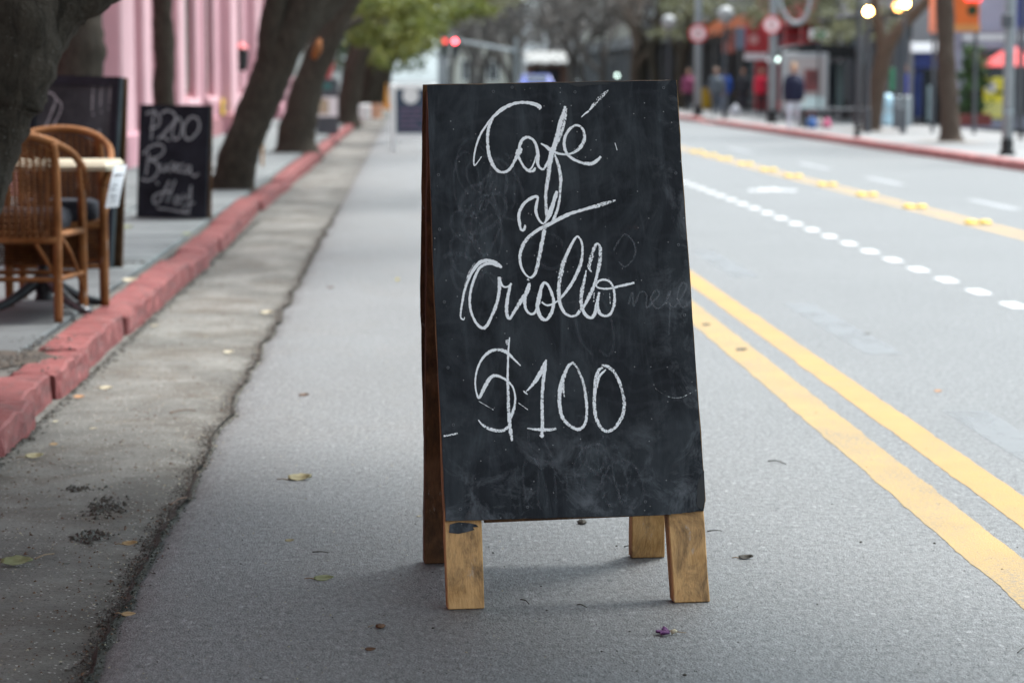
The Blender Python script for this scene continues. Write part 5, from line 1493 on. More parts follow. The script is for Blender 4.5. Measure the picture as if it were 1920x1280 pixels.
def lamp_post(px, Y, gpx, gpy, lab, lit, rad=.17, pw=.04):
    g = AT(gpx, gpy, Y); p = Vector((AT(px, 0, Y).x, Y, PZR))
    t = empty("street_lamp", p, lab, "street lamp", "globe lamps along the right pavement")
    mb = MB(); mb.tube([p, p+Vector((0, 0, .5)), p+Vector((0, 0, .52)), Vector((p.x, Y, g.z-rad*1.1))], [pw*1.8, pw*1.6, pw, pw*.8], 10); mb.build("post", MAT['poledark'], t, org=p)
    mb = MB(); mb.tube([Vector((p.x, Y, g.z-rad*1.1)), Vector((g.x, Y, g.z-rad*.9))], [.05, .09], 10); mb.build("collar", MAT['poledark'], t, org=p)
    mb = MB(); mb.ball(tuple(g), rad, 16, 10); mb.build("globe", lit, t, smooth=True, org=p)
lamp_post(1630, 50.5, 1628, 22, "lit globe lamp above the forked trunk, left of the lit pair", warm, .085)
lamp_post(1697, 50, 1697, 7, "lit globe lamp, right and brighter of the lit pair", warm, .085)
lamp_post(1684, 55, 1684, 13, "lit globe lamp, dimmer of the lit pair", emis("amber_lamp_glow", (1, .42, .09), 7), .11)
lamp_post(1254, 74, 1254, 42, "unlit white globe lamp above the dark trunk", globew, .22)
lamp_post(1361, 68, 1361, 28, "unlit white globe lamp between the two round signs", globew, .24)

# ---- trees on the right pavement
GT = "street trees along the right pavement"
b = gr(1783, 266); Y = b.y
tree(b, [AT(1781, 225, Y), AT(1776, 150, Y), AT(1773, 60, Y), AT(1772, -40, Y), AT(1778, -300, Y)], [.22, .185, .17, .165, .16, .12], "straight brown trunk in front of the navy shop", group=GT, bark='bark_brown', crowns=[((10.3, Y, 6.2), (3, 3, 1.5), 1800, .2, 'leaf_olive')], seed=31, flare=1.5)
b = gr(1632, 246); Y = b.y
tree(b, [AT(1637, 215, Y), AT(1648, 150, Y), AT(1660, 100, Y), AT(1686, 55, Y), AT(1735, 5, Y), AT(1790, -60, Y), AT(1850, -260, Y)], [.22, .20, .19, .175, .135, .12, .1, .07], "brown forked trunk leaning right over the pavement", group=GT, bark='bark_brown',
     limbs=[([AT(1655, 120, Y), AT(1650, 60, Y+.1), AT(1640, 0, Y+.2), AT(1630, -90, Y+.3), AT(1610, -300, Y+.5)], (.13, .05))], crowns=[((9.6, Y, 6.0), (3.4, 3, 1.6), 2000, .2, 'leaf_olive')], seed=33, flare=1.4)
for (px, py, top, rad, lab, sd, bk) in ((1206, 188, [(1204, 150), (1200, 90), (1190, 30), (1180, -60)], [.36, .34, .32, .28, .2], "very dark thick trunk just right of the board top", 35, 'bark'),
     (1228, 196, [(1228, 150), (1222, 100), (1232, 50), (1250, -40)], [.2, .2, .19, .16, .1], "dark thin trunk beside the very dark thick one", 36, 'bark'),
     (1120, 172, [(1119, 140), (1123, 90), (1130, 30), (1150, -60)], [.28, .27, .25, .2, .15], "grey brown trunk in the hazy distance", 37, 'bark_grey'),
     (1275, 205, [(1276, 160), (1279, 110), (1286, 60), (1300, -40)], [.24, .22, .2, .17, .1], "dark trunk behind the farther sign pole", 38, 'bark')):
    b = gr(px, py); Y = b.y
    tree(b, [AT(x, yy, Y) for x, yy in top], rad, lab, group=GT, bark=bk, seed=sd, crowns=[((b.x-.6, Y, 6.2), (4, 4, 1.8), 1300, .3, 'leaf_grey')],
         limbs=[([AT(top[1][0], top[1][1], Y), AT(top[1][0]+25, top[1][1]-45, Y), AT(top[1][0]+70, top[1][1]-80, Y)], (.14, .05)), ([AT(top[1][0], top[1][1]+10, Y), AT(top[1][0]-20, top[1][1]-40, Y), AT(top[1][0]-70, top[1][1]-80, Y)], (.14, .05))])
# low hanging olive foliage of these trees across the top of the view
tr_names = [o.name for o in bpy.data.objects if o.get("group") == GT]
for i, (px, py, Y, rx, rz, n, mt) in enumerate(((1280, 8, 82, .9, .5, 520, 'leaf_olive'), (1335, 20, 84, .8, .45, 420, 'leaf_olive'), (1388, 8, 76, .8, .5, 480, 'leaf_olive'), (1425, 32, 72, .6, .35, 320, 'leaf_olive'), (1545, 22, 66, .6, .55, 620, 'leaf_olive'), (1585, 30, 58, .5, .5, 420, 'leaf_olive'), (1560, 62, 62, .5, .28, 260, 'leaf_olive'), (1250, 50, 84, .8, .5, 300, 'leaf_olive'), (1660, 20, 54, .5, .6, 380, 'leaf_olive'), (1345, 62, 88, .8, .35, 260, 'leaf_grey'), (1475, 12, 72, .6, .4, 320, 'leaf_olive'))):
    par = bpy.data.objects[tr_names[(1, 0, 1, 0, 1, 1, 1, 2, 1, 5, 1)[i]]]
    make_crown("crown", AT(px, py, Y), (rx, 1.6, rz), n, .15, MAT[mt], par, 300+i, clumps=16, org=par.location)
# soil squares at the two near trunks
m = MB()
for (px, py) in ((1783, 266), (1632, 246)):
    b = gr(px, py); ring = [(b.x, b.y, .140)]
    for k in range(16):
        a = 2*math.pi*k/16; ring.append((b.x+.62*math.cos(a), b.y+.9*math.sin(a), .1262))
    m.add(ring, [(0, 1+k, 1+(k+1) % 16) for k in range(16)])
tag(m.build("pit_soil", M("pale_dust", (.22, .19, .165), .95, .3, 4)), kind="stuff")

# ---- bus shelter
sy = 66.0
a0, a1 = AT(1456, 75, sy), AT(1602, 112, sy)
sp_ = Vector(((a0.x+a1.x)/2, sy, PZR))
t = empty("bus_shelter", sp_, "bus shelter with dark roof and a tall lit advert panel", "bus shelter")
mb = MB(); n = 10
x0, x1 = a0.x, a1.x; ztop = AT(0, 84, sy).z; zl = AT(0, 105, sy).z
P = [Vector((x0, sy-1, zl-.05))] + [Vector((x0+(x1-x0)*i/n, sy-1, zl+.05+(ztop-zl)*math.sin(math.pi*(.12+.76*i/n)))) for i in range(n+1)] + [Vector((x1, sy-1, zl-.05))]
mb.prism(list(reversed(P)), Vector((0, 2.6, 0))); mb.build("roof", MAT['black'], t, org=sp_)
for px in (1463, 1594):
    q = AT(px, 210, sy); mb = MB(); mb.tube([Vector((q.x, sy-.6, PZR)), Vector((q.x, sy-.6, zl))], .05, 8); mb.build("post", MAT['poledark'], t, org=sp_)
    mb = MB(); mb.tube([Vector((q.x, sy+1.2, PZR)), Vector((q.x, sy+1.2, zl))], .05, 8); mb.build("post", MAT['poledark'], t, org=sp_)
slab_px(1466, 99, 1554, 209, sy-1.1, .18, "advert_case", emis("lit_case", (.9, .95, 1), .02, (.36, .37, .38)), t, sp_, .02)
adv = emis("lit_grey_rose_poster", (.8, .72, .72), .05, (.28, .25, .25))
slab_px(1476, 108, 1545, 180, sy-1.106, .005, "poster", adv, t, sp_, .001)
slab_px(1478, 182, 1545, 204, sy-1.107, .006, "poster_foot", emis("lit_aqua_print", (.7, .9, .92), .10, (.4, .5, .52)), t, sp_, .001)
slab_px(1508, 130, 1536, 172, sy-1.114, .007, "printed_figure", M("dark_rose_print", (.28, .09, .09), .5, .5, 2), t, sp_, .001)
q0, q1 = AT(1556, 205, sy), AT(1592, 118, sy)
mb = MB(); mb.box((q0.x, sy+1.15, q0.z), (q1.x, sy+1.18, q1.z)); mb.build("glass_panel", MAT['glassblue'], t, org=sp_)
mb = MB(); e = AT(1578, 118, sy); mb.box((e.x-.1, sy+.2, PZR+.3), (e.x+.1, sy+.23, zl-.2)); mb.build("glass_panel", M("pale_green_glass", (.30, .40, .40), .2, .2), t, org=sp_)
bz = PZR+.45; mb = MB(); mb.bbox((q0.x-.4, sy+.5, bz), (q1.x+.1, sy+.9, bz+.06), .01); bn = mb.build("bench_seat", MAT['poledark'], t, org=sp_)
for dx in (-.3, .3):
    mb = MB(); mb.box(((q0.x+q1.x)/2+dx-.03, sy+.65, PZR), ((q0.x+q1.x)/2+dx+.03, sy+.75, bz)); mb.build("bench_leg", MAT['black'], t, org=sp_)
# green and white stop sign above the shelter
sg = AT(1537, 65, 63); t = empty("street_sign", sg, "white street sign with a green middle above the bus shelter", "sign")
slab_px(1517, 56, 1558, 74, 63, .03, "plate", 'signwhite', t, sg, .004)
slab_px(1527, 58, 1547, 72, 62.99, .008, "green_field", M("green_sign_paint", (.05, .35, .22), .5, .05), t, sg, .002)
mb = MB(); mb.tube([(sg.x, 63.08, PZR), (sg.x, 63.08, sg.z+.15)], .03, 8); mb.build("post", MAT['poledark'], t, org=sg)
# low street bench with bags under it, hydrant shaped stand, utility cabinet
def bag(px, py, s, c, label, sd):
    p = gr(px, py); r = random.Random(sd)
    mb = MB(); mb.tube([p+Vector((0, 0, 0)), p+Vector((0, 0, s*.3)), p+Vector((0, 0, s*.7)), p+Vector((.02, 0, s))], [s*.42, s*.5, s*.38, s*.12], 9, .15, r)
    h = MB(); h.tube(cat_rom([tuple(p+Vector((-.06, 0, s*.9))), tuple(p+Vector((-.03, 0, s*1.25))), tuple(p+Vector((.05, 0, s*1.25))), tuple(p+Vector((.06, 0, s*.9)))], 4), .012, 6)
    o = mb.build("bag", M(label.split()[0]+"_bag", c, .7, .2, 8), smooth=True, org=p); tag(o, label, "bag", "bags on the pavement by the bench")
    h.build("handle", MAT['black'], o, org=p)
bag(1522, 241, .26, (.04, .11, .30), "blue bag on the pavement before the bus shelter", 1)
bag(1550, 240, .22, (.55, .12, .22), "rose bag on the pavement before the bus shelter", 2)
bag(1537, 238, .20, (.55, .50, .48), "pale bag between the blue and rose bags", 3)
bb = gr(1560, 240)
t = empty("street_bench", bb+Vector((.2, .4, 0)), "low dark street bench beside the slim pole", "bench"); og = t.location
mb = MB(); mb.bbox((og.x-.9, og.y-.2, PZR+.40), (og.x+.55, og.y+.2, PZR+.45), .01); mb.build("seat", MAT['poledark'], t, org=og)
for dx in (-.8, .45):
    mb = MB(); mb.box((og.x+dx-.04, og.y-.17, PZR), (og.x+dx+.04, og.y+.17, PZR+.397)); mb.build("leg", MAT['black'], t, org=og)
hb = gr(1664, 236); k = PX(hb.y)
cy = M("pale_blue_plastic", (.42, .62, .72), .4, .15, 3)
mb = MB(); mb.tube([hb+Vector((0, 0, z*k)) for z in (0, 6, 18, 24, 30, 42, 52, 58, 60)], [14*k, 14.5*k, 12.5*k, 10.5*k, 13*k, 14*k, 12*k, 7*k, 2*k], 16)
o = mb.build("water_bottle_stand", cy, smooth=True, org=hb); tag(o, "pale blue bottle shaped stand beside the forked trunk", "stand")
mb = MB(); mb.tube([hb+Vector((0, 0, 27*k)), hb+Vector((0, 0, 33*k))], 12.2*k, 16); mb.build("white_band", MAT['signwhite'], o, org=hb)
ub = gr(1694, 238); k = PX(ub.y)
mb = MB(); mb.bbox((ub.x-15*k, ub.y, PZR), (ub.x+15*k, ub.y+.4, PZR+58*k), .02); o = mb.build("utility_cabinet", MAT['poletop'], org=ub); tag(o, "grey utility cabinet between the pale blue stand and the straight trunk", "cabinet")
mb = MB(); mb.bbox((ub.x-13*k, ub.y-.012, PZR+5*k), (ub.x+13*k, ub.y-.001, PZR+54*k), .004); d = mb.build("door", MAT['poletop'], o, org=ub)
# tall green banner panels next to the forked trunk
c = gr(1676, 236); t = empty("banner_stand", c, "narrow green banner behind the forked trunk", "banner")
slab_px(1668, 128, 1682, 170, c.y+1, .05, "panel", M("green_cloth", (.05, .20, .11), .7, .15), t, c); mb = MB(); q = AT(1675, 0, c.y+1); mb.tube([(q.x, c.y+1.08, PZR), (q.x, c.y+1.08, 2.1)], .02, 6); mb.build("pole", MAT['poledark'], t, org=c)

# ---- people
def person(px, py, hpx, facing, top, bottom, label, walk=.5, hair=(.03, .022, .018), coat=True, road=False, bagc=None):
    p = G(px, py, 0.0) if road else gr(px, py)
    H = max(1.45, min(1.86, hpx*PX(p.y))); s = H/1.75
    t = empty("person", p, label, "person", "people on the right pavement", facing)
    st = .17*walk
    V = [(0, 0, .93), (0, 0, 1.08), (0, .005, 1.25), (0, -.005, 1.40), (0, .0, 1.475), (0, .018, 1.54)]
    Rr = [(.150, .115), (.140, .105), (.165, .115), (.135, .095), (.058, .058), (.055, .055)]
    E = [(0, 1), (1, 2), (2, 3), (3, 4), (4, 5)]
    def chain(start, pts, rs):
        pr = start
        for q, r_ in zip(pts, rs):
            V.append(q); Rr.append((r_, r_)); E.append((pr, len(V)-1)); pr = len(V)-1
        return pr
    for sd in (-1, 1):
        f = st*sd
        chain(0, [(sd*.09, f*.2, .86), (sd*.10, f*.75+.02, .50), (sd*.10, f*1.2-(.06 if f < 0 else 0), .11+(.05 if f < -.05 else 0))], [.095, .064, .045])
        k = len(V)-1; zz = V[k][2]
        chain(k, [(sd*.105, V[k][1]+.03, max(.035, zz-.065)), (sd*.115, V[k][1]+.16, max(.03, zz-.075))], [.042, .032])
        k = chain(3, [(sd*.185, -.01, 1.395), (sd*.235, -f*.35, 1.13), (sd*.245, -f*.9+.05, .89)], [.068, .050, .036])
        hx, hy, hz = V[k]
    me = bpy.data.meshes.new("body"); me.from_pydata(V, E, [])
    o = bpy.data.objects.new("body", me); COL.objects.link(o)
    md = o.modifiers.new("skin", 'SKIN'); md.use_smooth_shade = True
    for i, sv in enumerate(me.skin_vertices[0].data): sv.radius = Rr[i]; sv.use_root = (i == 0)
    ss = o.modifiers.new("sub", 'SUBSURF'); ss.levels = ss.render_levels = 1
    dg = bpy.context.evaluated_depsgraph_get()
    nm = bpy.data.meshes.new_from_object(o.evaluated_get(dg))
    bpy.data.objects.remove(o, do_unlink=True)
    mb = MB(); mb.add([v.co.copy() for v in nm.vertices], [tuple(q.vertices) for q in nm.polygons])
    # head with nose, ears
    mb.ball((0, .03, 1.635), (.075, .095, .118), 14, 10); mb.ball((0, .128, 1.62), (.013, .02, .02), 6, 4)
    for sd in (-1, 1): mb.ball((sd*.077, .02, 1.63), (.012, .02, .03), 6, 4)
    # hands: palm, four fingers, thumb
    for sd in (-1, 1):
        f = st*sd; hx, hy, hz = sd*.245, -f*.9+.05, .87
        mb.ball((hx, hy+.005, hz-.04), (.016, .038, .05), 8, 6)
        for q, L in zip((-.027, -.009, .009, .027), (.062, .075, .072, .058)):
            mb.tube([(hx, hy+q, hz-.075), (hx-sd*.006, hy+q+.004, hz-.075-L*.55), (hx-sd*.018, hy+q+.008, hz-.075-L)], [.009, .008, .006], 6)
        mb.tube([(hx, hy+.03, hz-.03), (hx-sd*.008, hy+.055, hz-.06), (hx-sd*.012, hy+.062, hz-.088)], [.011, .010, .007], 6)
    mats = [MAT['skin'], M("trousers", bottom, .8, .15, 6), M("top", top, .8, .15, 5), MAT['black']]
    mb.v = [Vector(v)*s for v in mb.v]
    mb.mi = []
    for fc in mb.f:
        c = sum((Vector(mb.v[i]) for i in fc), Vector())/len(fc)/s
        if c.z > 1.49 or (abs(c.x) > .2 and c.z < .88): mb.mi.append(0)
        elif c.z < .085: mb.mi.append(3)
        elif c.z < .93 and abs(c.x) < .2: mb.mi.append(1)
        else: mb.mi.append(2)
    ob = mb.build("body", mats, t, smooth=True)
    hb = MB(); hb.ball((0, .012, 1.665), (.084, .098, .105), 14, 10)
    hb.v = [(v[0]*s, v[1]*s, v[2]*s) for v in hb.v if True]
    hb.v = [(x, (y if y < .055*s or z > 1.70*s else .055*s), z) for x, y, z in hb.v]
    hb.build("hair", M("hair_tone", hair, .6, .2, 20), t, smooth=True)
    for sd in (-1, 1):
        e = MB(); e.ball((sd*.03*s, .114*s, 1.645*s), .011*s, 6, 5); e.build("eye", MAT['black'], t)
    if coat:
        cb = MB(); cb.tube([(0, 0, z) for z in (.80, .95, 1.1, 1.25, 1.36, 1.43)], [.25, .245, .235, .25, .225, .10], 14, flat=.72)
        cb.v = [(v[0]*s, v[1]*s, v[2]*s) for v in cb.v]; cb.build("jacket", mats[2], t, smooth=True)
    return t
nv, gy, rd = (.008, .010, .034), (.11, .13, .15), (.60, .02, .05)
person(1487, 250, 130, math.pi*.95, nv, (.55, .54, .60), "person in a navy jacket and pale trousers stepping off the kerb", 1.0, (.42, .26, .12), road=True)
person(1427, 218, 76, math.pi, rd, (.03, .03, .035), "person in a red coat and dark trousers", .6)
person(1393, 216, 58, math.pi*.9, (.03, .03, .035), (.05, .045, .06), "small person in black beside the red coat", .4)
person(1342, 218, 80, math.pi, gy, (.10, .12, .15), "person in grey between the farther pole and the blue jacket", .7, (.30, .25, .22))
person(1358, 216, 74, 0, (.03, .10, .42), (.14, .18, .25), "person in a blue jacket seen from behind", .5)
person(1290, 212, 66, math.pi*1.05, (.22, .05, .11), (.02, .02, .025), "person in a pink top left of the farther sign pole", .6)
person(1703, 233, 112, math.pi*.5, (.02, .05, .50), (.012, .012, .015), "person in a bright blue shirt beside the navy porch", .3)
person(957, 172, 46, 0, (.04, .05, .10), (.03, .03, .04), "distant person in dark blue above the board top", .5, (.30, .12, .05), road=True)
person(1108, 175, 50, math.pi, (.50, .47, .62), (.05, .06, .12), "distant person in a lilac top above the board top", .5, (.35, .15, .08), road=True)
bag(1379, 217, .34, (.62, .62, .66), "white shopping bag beside the small person in black", 5)
yq = gr(1325, 205); mb = MB(); mb.tube([yq, yq+Vector((0, 0, .1)), yq+Vector((0, 0, .75)), yq+Vector((0, 0, .8))], [.2, .24, .26, .2], 12)
o = mb.build("litter_bin", M("ochre_bin", (.45, .27, .02), .6, .1), org=yq); tag(o, "ochre litter bin right of the farther sign pole", "bin")
mb = MB(); mb.tube([yq+Vector((0, 0, .8)), yq+Vector((0, 0, .84))], [.27, .22], 12); mb.build("lid", MAT['poledark'], o, org=yq)

# ---- traffic signal over the road
TY = 118.0
g1 = AT(851, 78, TY); pb = AT(968, 90, TY)
t = empty("traffic_signal", (pb.x, TY, 0), "traffic signal on a long grey arm showing red", "traffic signal"); og = t.location
mb = MB(); mb.tube([(pb.x, TY, 0), (pb.x, TY, AT(0, 70, TY).z)], [.11, .08], 10); mb.build("post", MAT['poletop'], t, org=og)
mb = MB(); mb.tube([AT(968, 97, TY), AT(915, 87, TY), AT(860, 77, TY)], [.09, .075, .06], 8); mb.build("arm", MAT['poletop'], t, org=og)
for (px, mt) in ((853, redglow), (833.5, redglow2)):
    c = AT(px, 78, TY-.12)
    mb = MB(); mb.bbox((c.x-.16, TY-.1, c.z-.74), (c.x+.16, TY+.12, c.z+.18), .03); hd = mb.build("signal_head", MAT['poledark'], t, org=og)
    for k, mm in enumerate((mt, MAT['black'], MAT['black'])):
        mb = MB(); mb.disc(c+Vector((0, 0, -.28*k)), .10, (0, -1, 0), .03, 16); mb.build("lens", mm, hd, org=og)
mb = MB(); mb.tube([AT(836, 72, TY), AT(862, 77, TY)], .04, 6); mb.build("link_bar", MAT['poletop'], t, org=og)

# ---- small lamps glinting in the distance
for (px, py, Y, lab) in ((1157, 142, 95, "small cool white lamp just above the board top"), (1457, 112, 64.5, "small white lamp on the nearer sign pole"), (1442, 113, 66, "faint small lamp left of the nearer sign pole")):
    c = AT(px, py, Y); t = empty("wall_lamp", c, lab, "lamp", "small white lamps")
    mb = MB(); mb.ball(tuple(c), .055, 10, 8); mb.build("bulb", coolglow if px != 1442 else whiteglow, t, org=c)
    mb = MB(); mb.tube([c+Vector((0, .05, 0)), c+Vector((0, .25, 0))], .03, 6); mb.build("arm", MAT['poledark'], t, org=c)
    mb = MB(); mb.tube([Vector((c.x, Y+.25, 0.1)), Vector((c.x, Y+.25, c.z+.1))], .025, 6); mb.build("stem", MAT['poledark'], t, org=c)

# ---- end of the street: plaza, houses, bare trees, kiosk, car
m = MB(); m.box((3.0, 205, -.05), (60, 420, .03)); tag(m.build("plaza", MAT['pave_right']), kind="structure")
plain_building("house", 4.2, 10.2, 226, 246, 8.2, cream, MAT['glassdark'], "cream house closing the street above the board", ('y-',))
plain_building("house", 10.6, 14.5, 222, 246, 6.6, whit, MAT['glassdark'], "white house closing the street, right of the cream one", ('y-',))
plain_building("house", 14.9, 24, 228, 250, 14, greyw, MAT['glassdark'], "tall grey house at the end of the street", ('y-',))
plain_building("house", 3.4, 12, 262, 280, 15, greyw, MAT['glassdark'], "grey house behind the cream one at the street end", ('y-',))
k0 = AT(1022, 150, 150); t = empty("kiosk", (k0.x, 150, 0), "brown kiosk with a pale awning at the end of the road", "kiosk"); og = t.location
a, c2 = AT(988, 148, 150), AT(1064, 120, 150)
mb = MB(); mb.box((a.x, 150, 0), (c2.x, 152, c2.z)); mb.build("wall", brn, t, org=og)
a, c2 = AT(984, 117, 149.6), AT(1068, 98, 149.6)
mb = MB(); mb.prism([Vector((a.x, 149.2, a.z)), Vector((c2.x, 149.2, a.z)), Vector((c2.x, 150.2, c2.z)), Vector((a.x, 150.2, c2.z))], Vector((0, .05, .05))); mb.build("awning", M("greyed_awning_cloth", (.42, .42, .41), .8, .1), t, org=og)
mb = MB(); mb.box((AT(1000, 0, 150).x, 149.97, .9), (AT(1050, 0, 150).x, 149.995, 1.9)); mb.build("hatch", MAT['glassdark'], t, org=og)
# car
def car(loc, rz, paint, label):
    t = empty("parked_car", loc, label, "car", None, rz)
    prof = [(-2.05, .35), (-2.08, .75), (-1.95, .95), (-1.1, 1.02), (-.55, 1.42), (.75, 1.46), (1.35, 1.05), (2.0, .98), (2.1, .7), (2.08, .35)]
    mb = MB(); ring = []
    for (yy, sx) in ((-.84, .97), (-.78, 1.0), (.78, 1.0), (.84, .97)):
        for (x, z) in prof:
            narrow = 1 if z < 1.1 else .82
            mb.v.append((yy*narrow, x*sx, z))
    n = len(prof)
    for i in range(3):
        for k in range(n):
            k2 = (k+1) % n; mb.f.append((i*n+k, i*n+k2, (i+1)*n+k2, (i+1)*n+k)); mb.mi.append(0)
    mb.f += [tuple(range(n-1, -1, -1)), tuple(3*n+k for k in range(n))]; mb.mi += [0, 0]
    mb.build("body", paint, t)
    for (nm, q) in (("windscreen", [(-.60, 1.02), (-.95, 1.06)]),):
        mb = MB(); mb.add([(-.58, -1.06, 1.07), (.58, -1.06, 1.07), (.56, -.60, 1.40), (-.56, -.60, 1.40)], [(0, 1, 2, 3)]); o = mb.build("rear_window", MAT['glassdark'], t); o.location = (0, -.02, .012)
        mb = MB(); mb.add([(-.58, 1.32, 1.09), (.58, 1.32, 1.09), (.56, .82, 1.43), (-.56, .82, 1.43)], [(3, 2, 1, 0)]); o = mb.build("windscreen", MAT['glassdark'], t); o.location = (0, .02, .012)
    for sx in (-1, 1):
        mb = MB(); mb.add([(sx*.86, -.75, 1.06), (sx*.86, 1.1, 1.06), (sx*.715, .7, 1.40), (sx*.715, -.45, 1.40)], [(0, 1, 2, 3)]); mb.build("side_window", MAT['glassdark'], t)
        for yy in (-1.3, 1.3):
            mb = MB(); mb.disc((sx*.86, yy, .33), .33, (sx, 0, 0), .2, 20); wl = mb.build("wheel", MAT['black'], t)
            mb = MB(); mb.disc((sx*.868, yy, .33), .19, (sx, 0, 0), .02, 14); mb.build("rim", MAT['steel'], wl)
        mb = MB(); mb.bbox((sx*.62-.14, -2.10, .72), (sx*.62+.14, -2.03, .86), .01); mb.build("tail_light", MAT['signred'], t)
        mb = MB(); mb.bbox((sx*.62-.14, 2.03, .66), (sx*.62+.14, 2.13, .82), .01); mb.build("headlight", MAT['whiteframe'], t)
    return t
c = AT(1005, 146, 128); car((c.x, 128, 0), 0, M("blue_car_paint", (.06, .09, .42), .3, .05), "blue car far down the road behind the board top")

# bare winter trees, recursive branches
def bare_tree(base, h, seed, label, mt='bark_grey', leafn=0):
    r = random.Random(seed); base = Vector(base)
    t = empty("bare_tree", base, label, "tree", "bare trees at the end of the street")
    trunk, br = MB(), MB()
    def grow(p, d, L, rad, dep, mb):
        pts = [p]; q = p; dd = d
        for i in range(3):
            dd = (dd + Vector((r.uniform(-1, 1), r.uniform(-1, 1), r.uniform(-.3, .6)))*.20).normalized()
            q = q + dd*L/3; pts.append(q)
        mb.tube(pts, [rad, rad*.88, rad*.76, rad*.62], 5 if dep < 3 else 3, cap=False)
        if dep >= 5: return
        for k in range(3 if dep < 3 else 2+(r.random() < .5)):
            nd = (dd + Vector((r.uniform(-1, 1), r.uniform(-1, 1), r.uniform(-.35, .7)))*.85).normalized()
            grow(q if k else pts[2], nd, L*r.uniform(.62, .82), rad*.60, dep+1, br)
    grow(base, Vector((r.uniform(-.12, .12), 0, 1)), h*.27, h*.026, 0, trunk)
    trunk.build("trunk", MAT[mt], t, smooth=True, org=base)
    br.build("branches", MAT[mt], t, org=base)
    if leafn:
        make_crown("crown", base+Vector((0, 0, h*.62)), (h*.38, h*.38, h*.34), leafn, h*.028, MAT['leaf_grey'], t, seed+400, clumps=40, org=base)
    return t
k = 0
for (x, y, h, lf, lab) in ((4.6, 168, 9.5, 900, "bare grey tree nearest the gap of white sky"), (6.4, 150, 9, 700, "bare grey tree behind the traffic signal arm"), (9.6, 140, 10, 700, "bare grey tree left of the pale far house"),
                     (3.6, 196, 10, 1000, "bare grey tree farthest down the street"), (8.2, 182, 11, 900, "bare grey tree in front of the cream house"), (11.2, 168, 11, 700, "bare grey tree in front of the white house"),
                     (10.4, 112, 9, 600, "bare brown tree before the dark fronted building"), (6.0, 215, 11, 800, "bare grey tree against the cream house wall"), (12.5, 200, 12, 700, "bare grey tree on the plaza before the tall grey house"), (3.9, 158, 8.5, 1100, "bushy bare tree right of the white sky gap, behind the red signal"), (5.4, 178, 10, 1100, "bushy bare tree behind the signal arm"), (7.2, 165, 9.5, 1000, "bushy bare tree over the left half of the cream house"), (9.2, 155, 9.5, 1000, "bushy bare tree beside the pale awning of the kiosk"), (10.8, 146, 9.5, 900, "bushy bare tree right of the kiosk"), (9.4, 118, 8, 900, "bushy bare tree nearest, over the parked blue car")):
    bare_tree((x, y, 0.0), h, 500+k, lab, 'bark_grey' if k != 6 else 'bark_brown', lf); k += 1
# ================================================================== SMALL THINGS ON THE GROUND
def leafmat(name, c, c2):
    t = NT(name)
    t.col(t.mix(t.ramp(t.noise(55, 5, .6), [(.3, 0.), (.7, 1.)]), c, c2)); t.rough(.6); t.spec(.3)
    t.bump(t.noise(120, 3), .3, .002)
    return t.m
LM = {'green': leafmat("green_leaf", (.16, .18, .085), (.27, .28, .15)), 'yellow': leafmat("yellowing_leaf", (.25, .215, .115), (.38, .335, .20)), 'tan': leafmat("tan_leaf", (.27, .17, .08), (.42, .30, .16)),
      'pale': leafmat("pale_dry_leaf", (.30, .26, .17), (.43, .38, .28)), 'brown': leafmat("brown_leaf", (.06, .03, .016), (.14, .07, .035)), 'dark': leafmat("dark_leaf", (.022, .019, .015), (.05, .042, .03)),
      'orange': leafmat("orange_leaf", (.28, .13, .05), (.40, .21, .09)), 'lemon': leafmat("lemon_leaf", (.42, .34, .03), (.55, .46, .06)), 'purple': leafmat("purple_petal", (.06, .02, .07), (.15, .05, .16)), 'stem': leafmat("dry_stem", (.16, .10, .06), (.28, .2, .12))}
def fallen_leaf(px, py, wpx, kind, label, rot, curl=.5, stem=True, z=0.0, slim=.62, lift=.10, tilt=20):
    p = G(px, py, z); L = wpx*PX(p.y)*1.05
    r = random.Random(int(px*7+py)); mb = MB(); n, m_ = 7, 5
    for i in range(n+1):
        u = i/n
        hw = math.sin(math.pi*min(1, .06+.94*u))**.75*.5*slim*L*(1-.25*u)
        for k in range(m_):
            v = -1+2*k/(m_-1)
            zz = (abs(v)**1.6*curl*.26 + (u-.4)**2*curl*.40)*L + .002 + lift*L*u*.3 + r.uniform(-.012, .012)*L
            mb.v.append(((u-.5)*L, v*hw*(1+r.uniform(-.1, .1)), max(.0015, zz)))
    for i in range(n):
        for k in range(m_-1):
            a = i*m_+k; mb.f.append((a, a+m_, a+m_+1, a+1)); mb.mi.append(0)
    o = mb.build("fallen_leaf", LM[kind], smooth=True)
    so = o.modifiers.new("thick", 'SOLIDIFY'); so.thickness = .0008
    tl = tilt if wpx > 14 else 8
    o.rotation_euler = (R(tl), 0, R(rot))
    zm = min(v.co.y*math.sin(R(tl))+v.co.z*math.cos(R(tl)) for v in o.data.vertices)
    o.location = p + Vector((0, 0, .0012-zm))
    tag(o, label, "leaf", "fallen leaves on the road and pavement")
    if stem:
        s = MB(); s.tube([(-.5*L, 0, .004), (-.72*L, .03*L, .006), (-.98*L, .08*L, .003)], [.0018, .0014, .0011], 5); s.build("stem", LM['stem'], o, smooth=True)
    return o
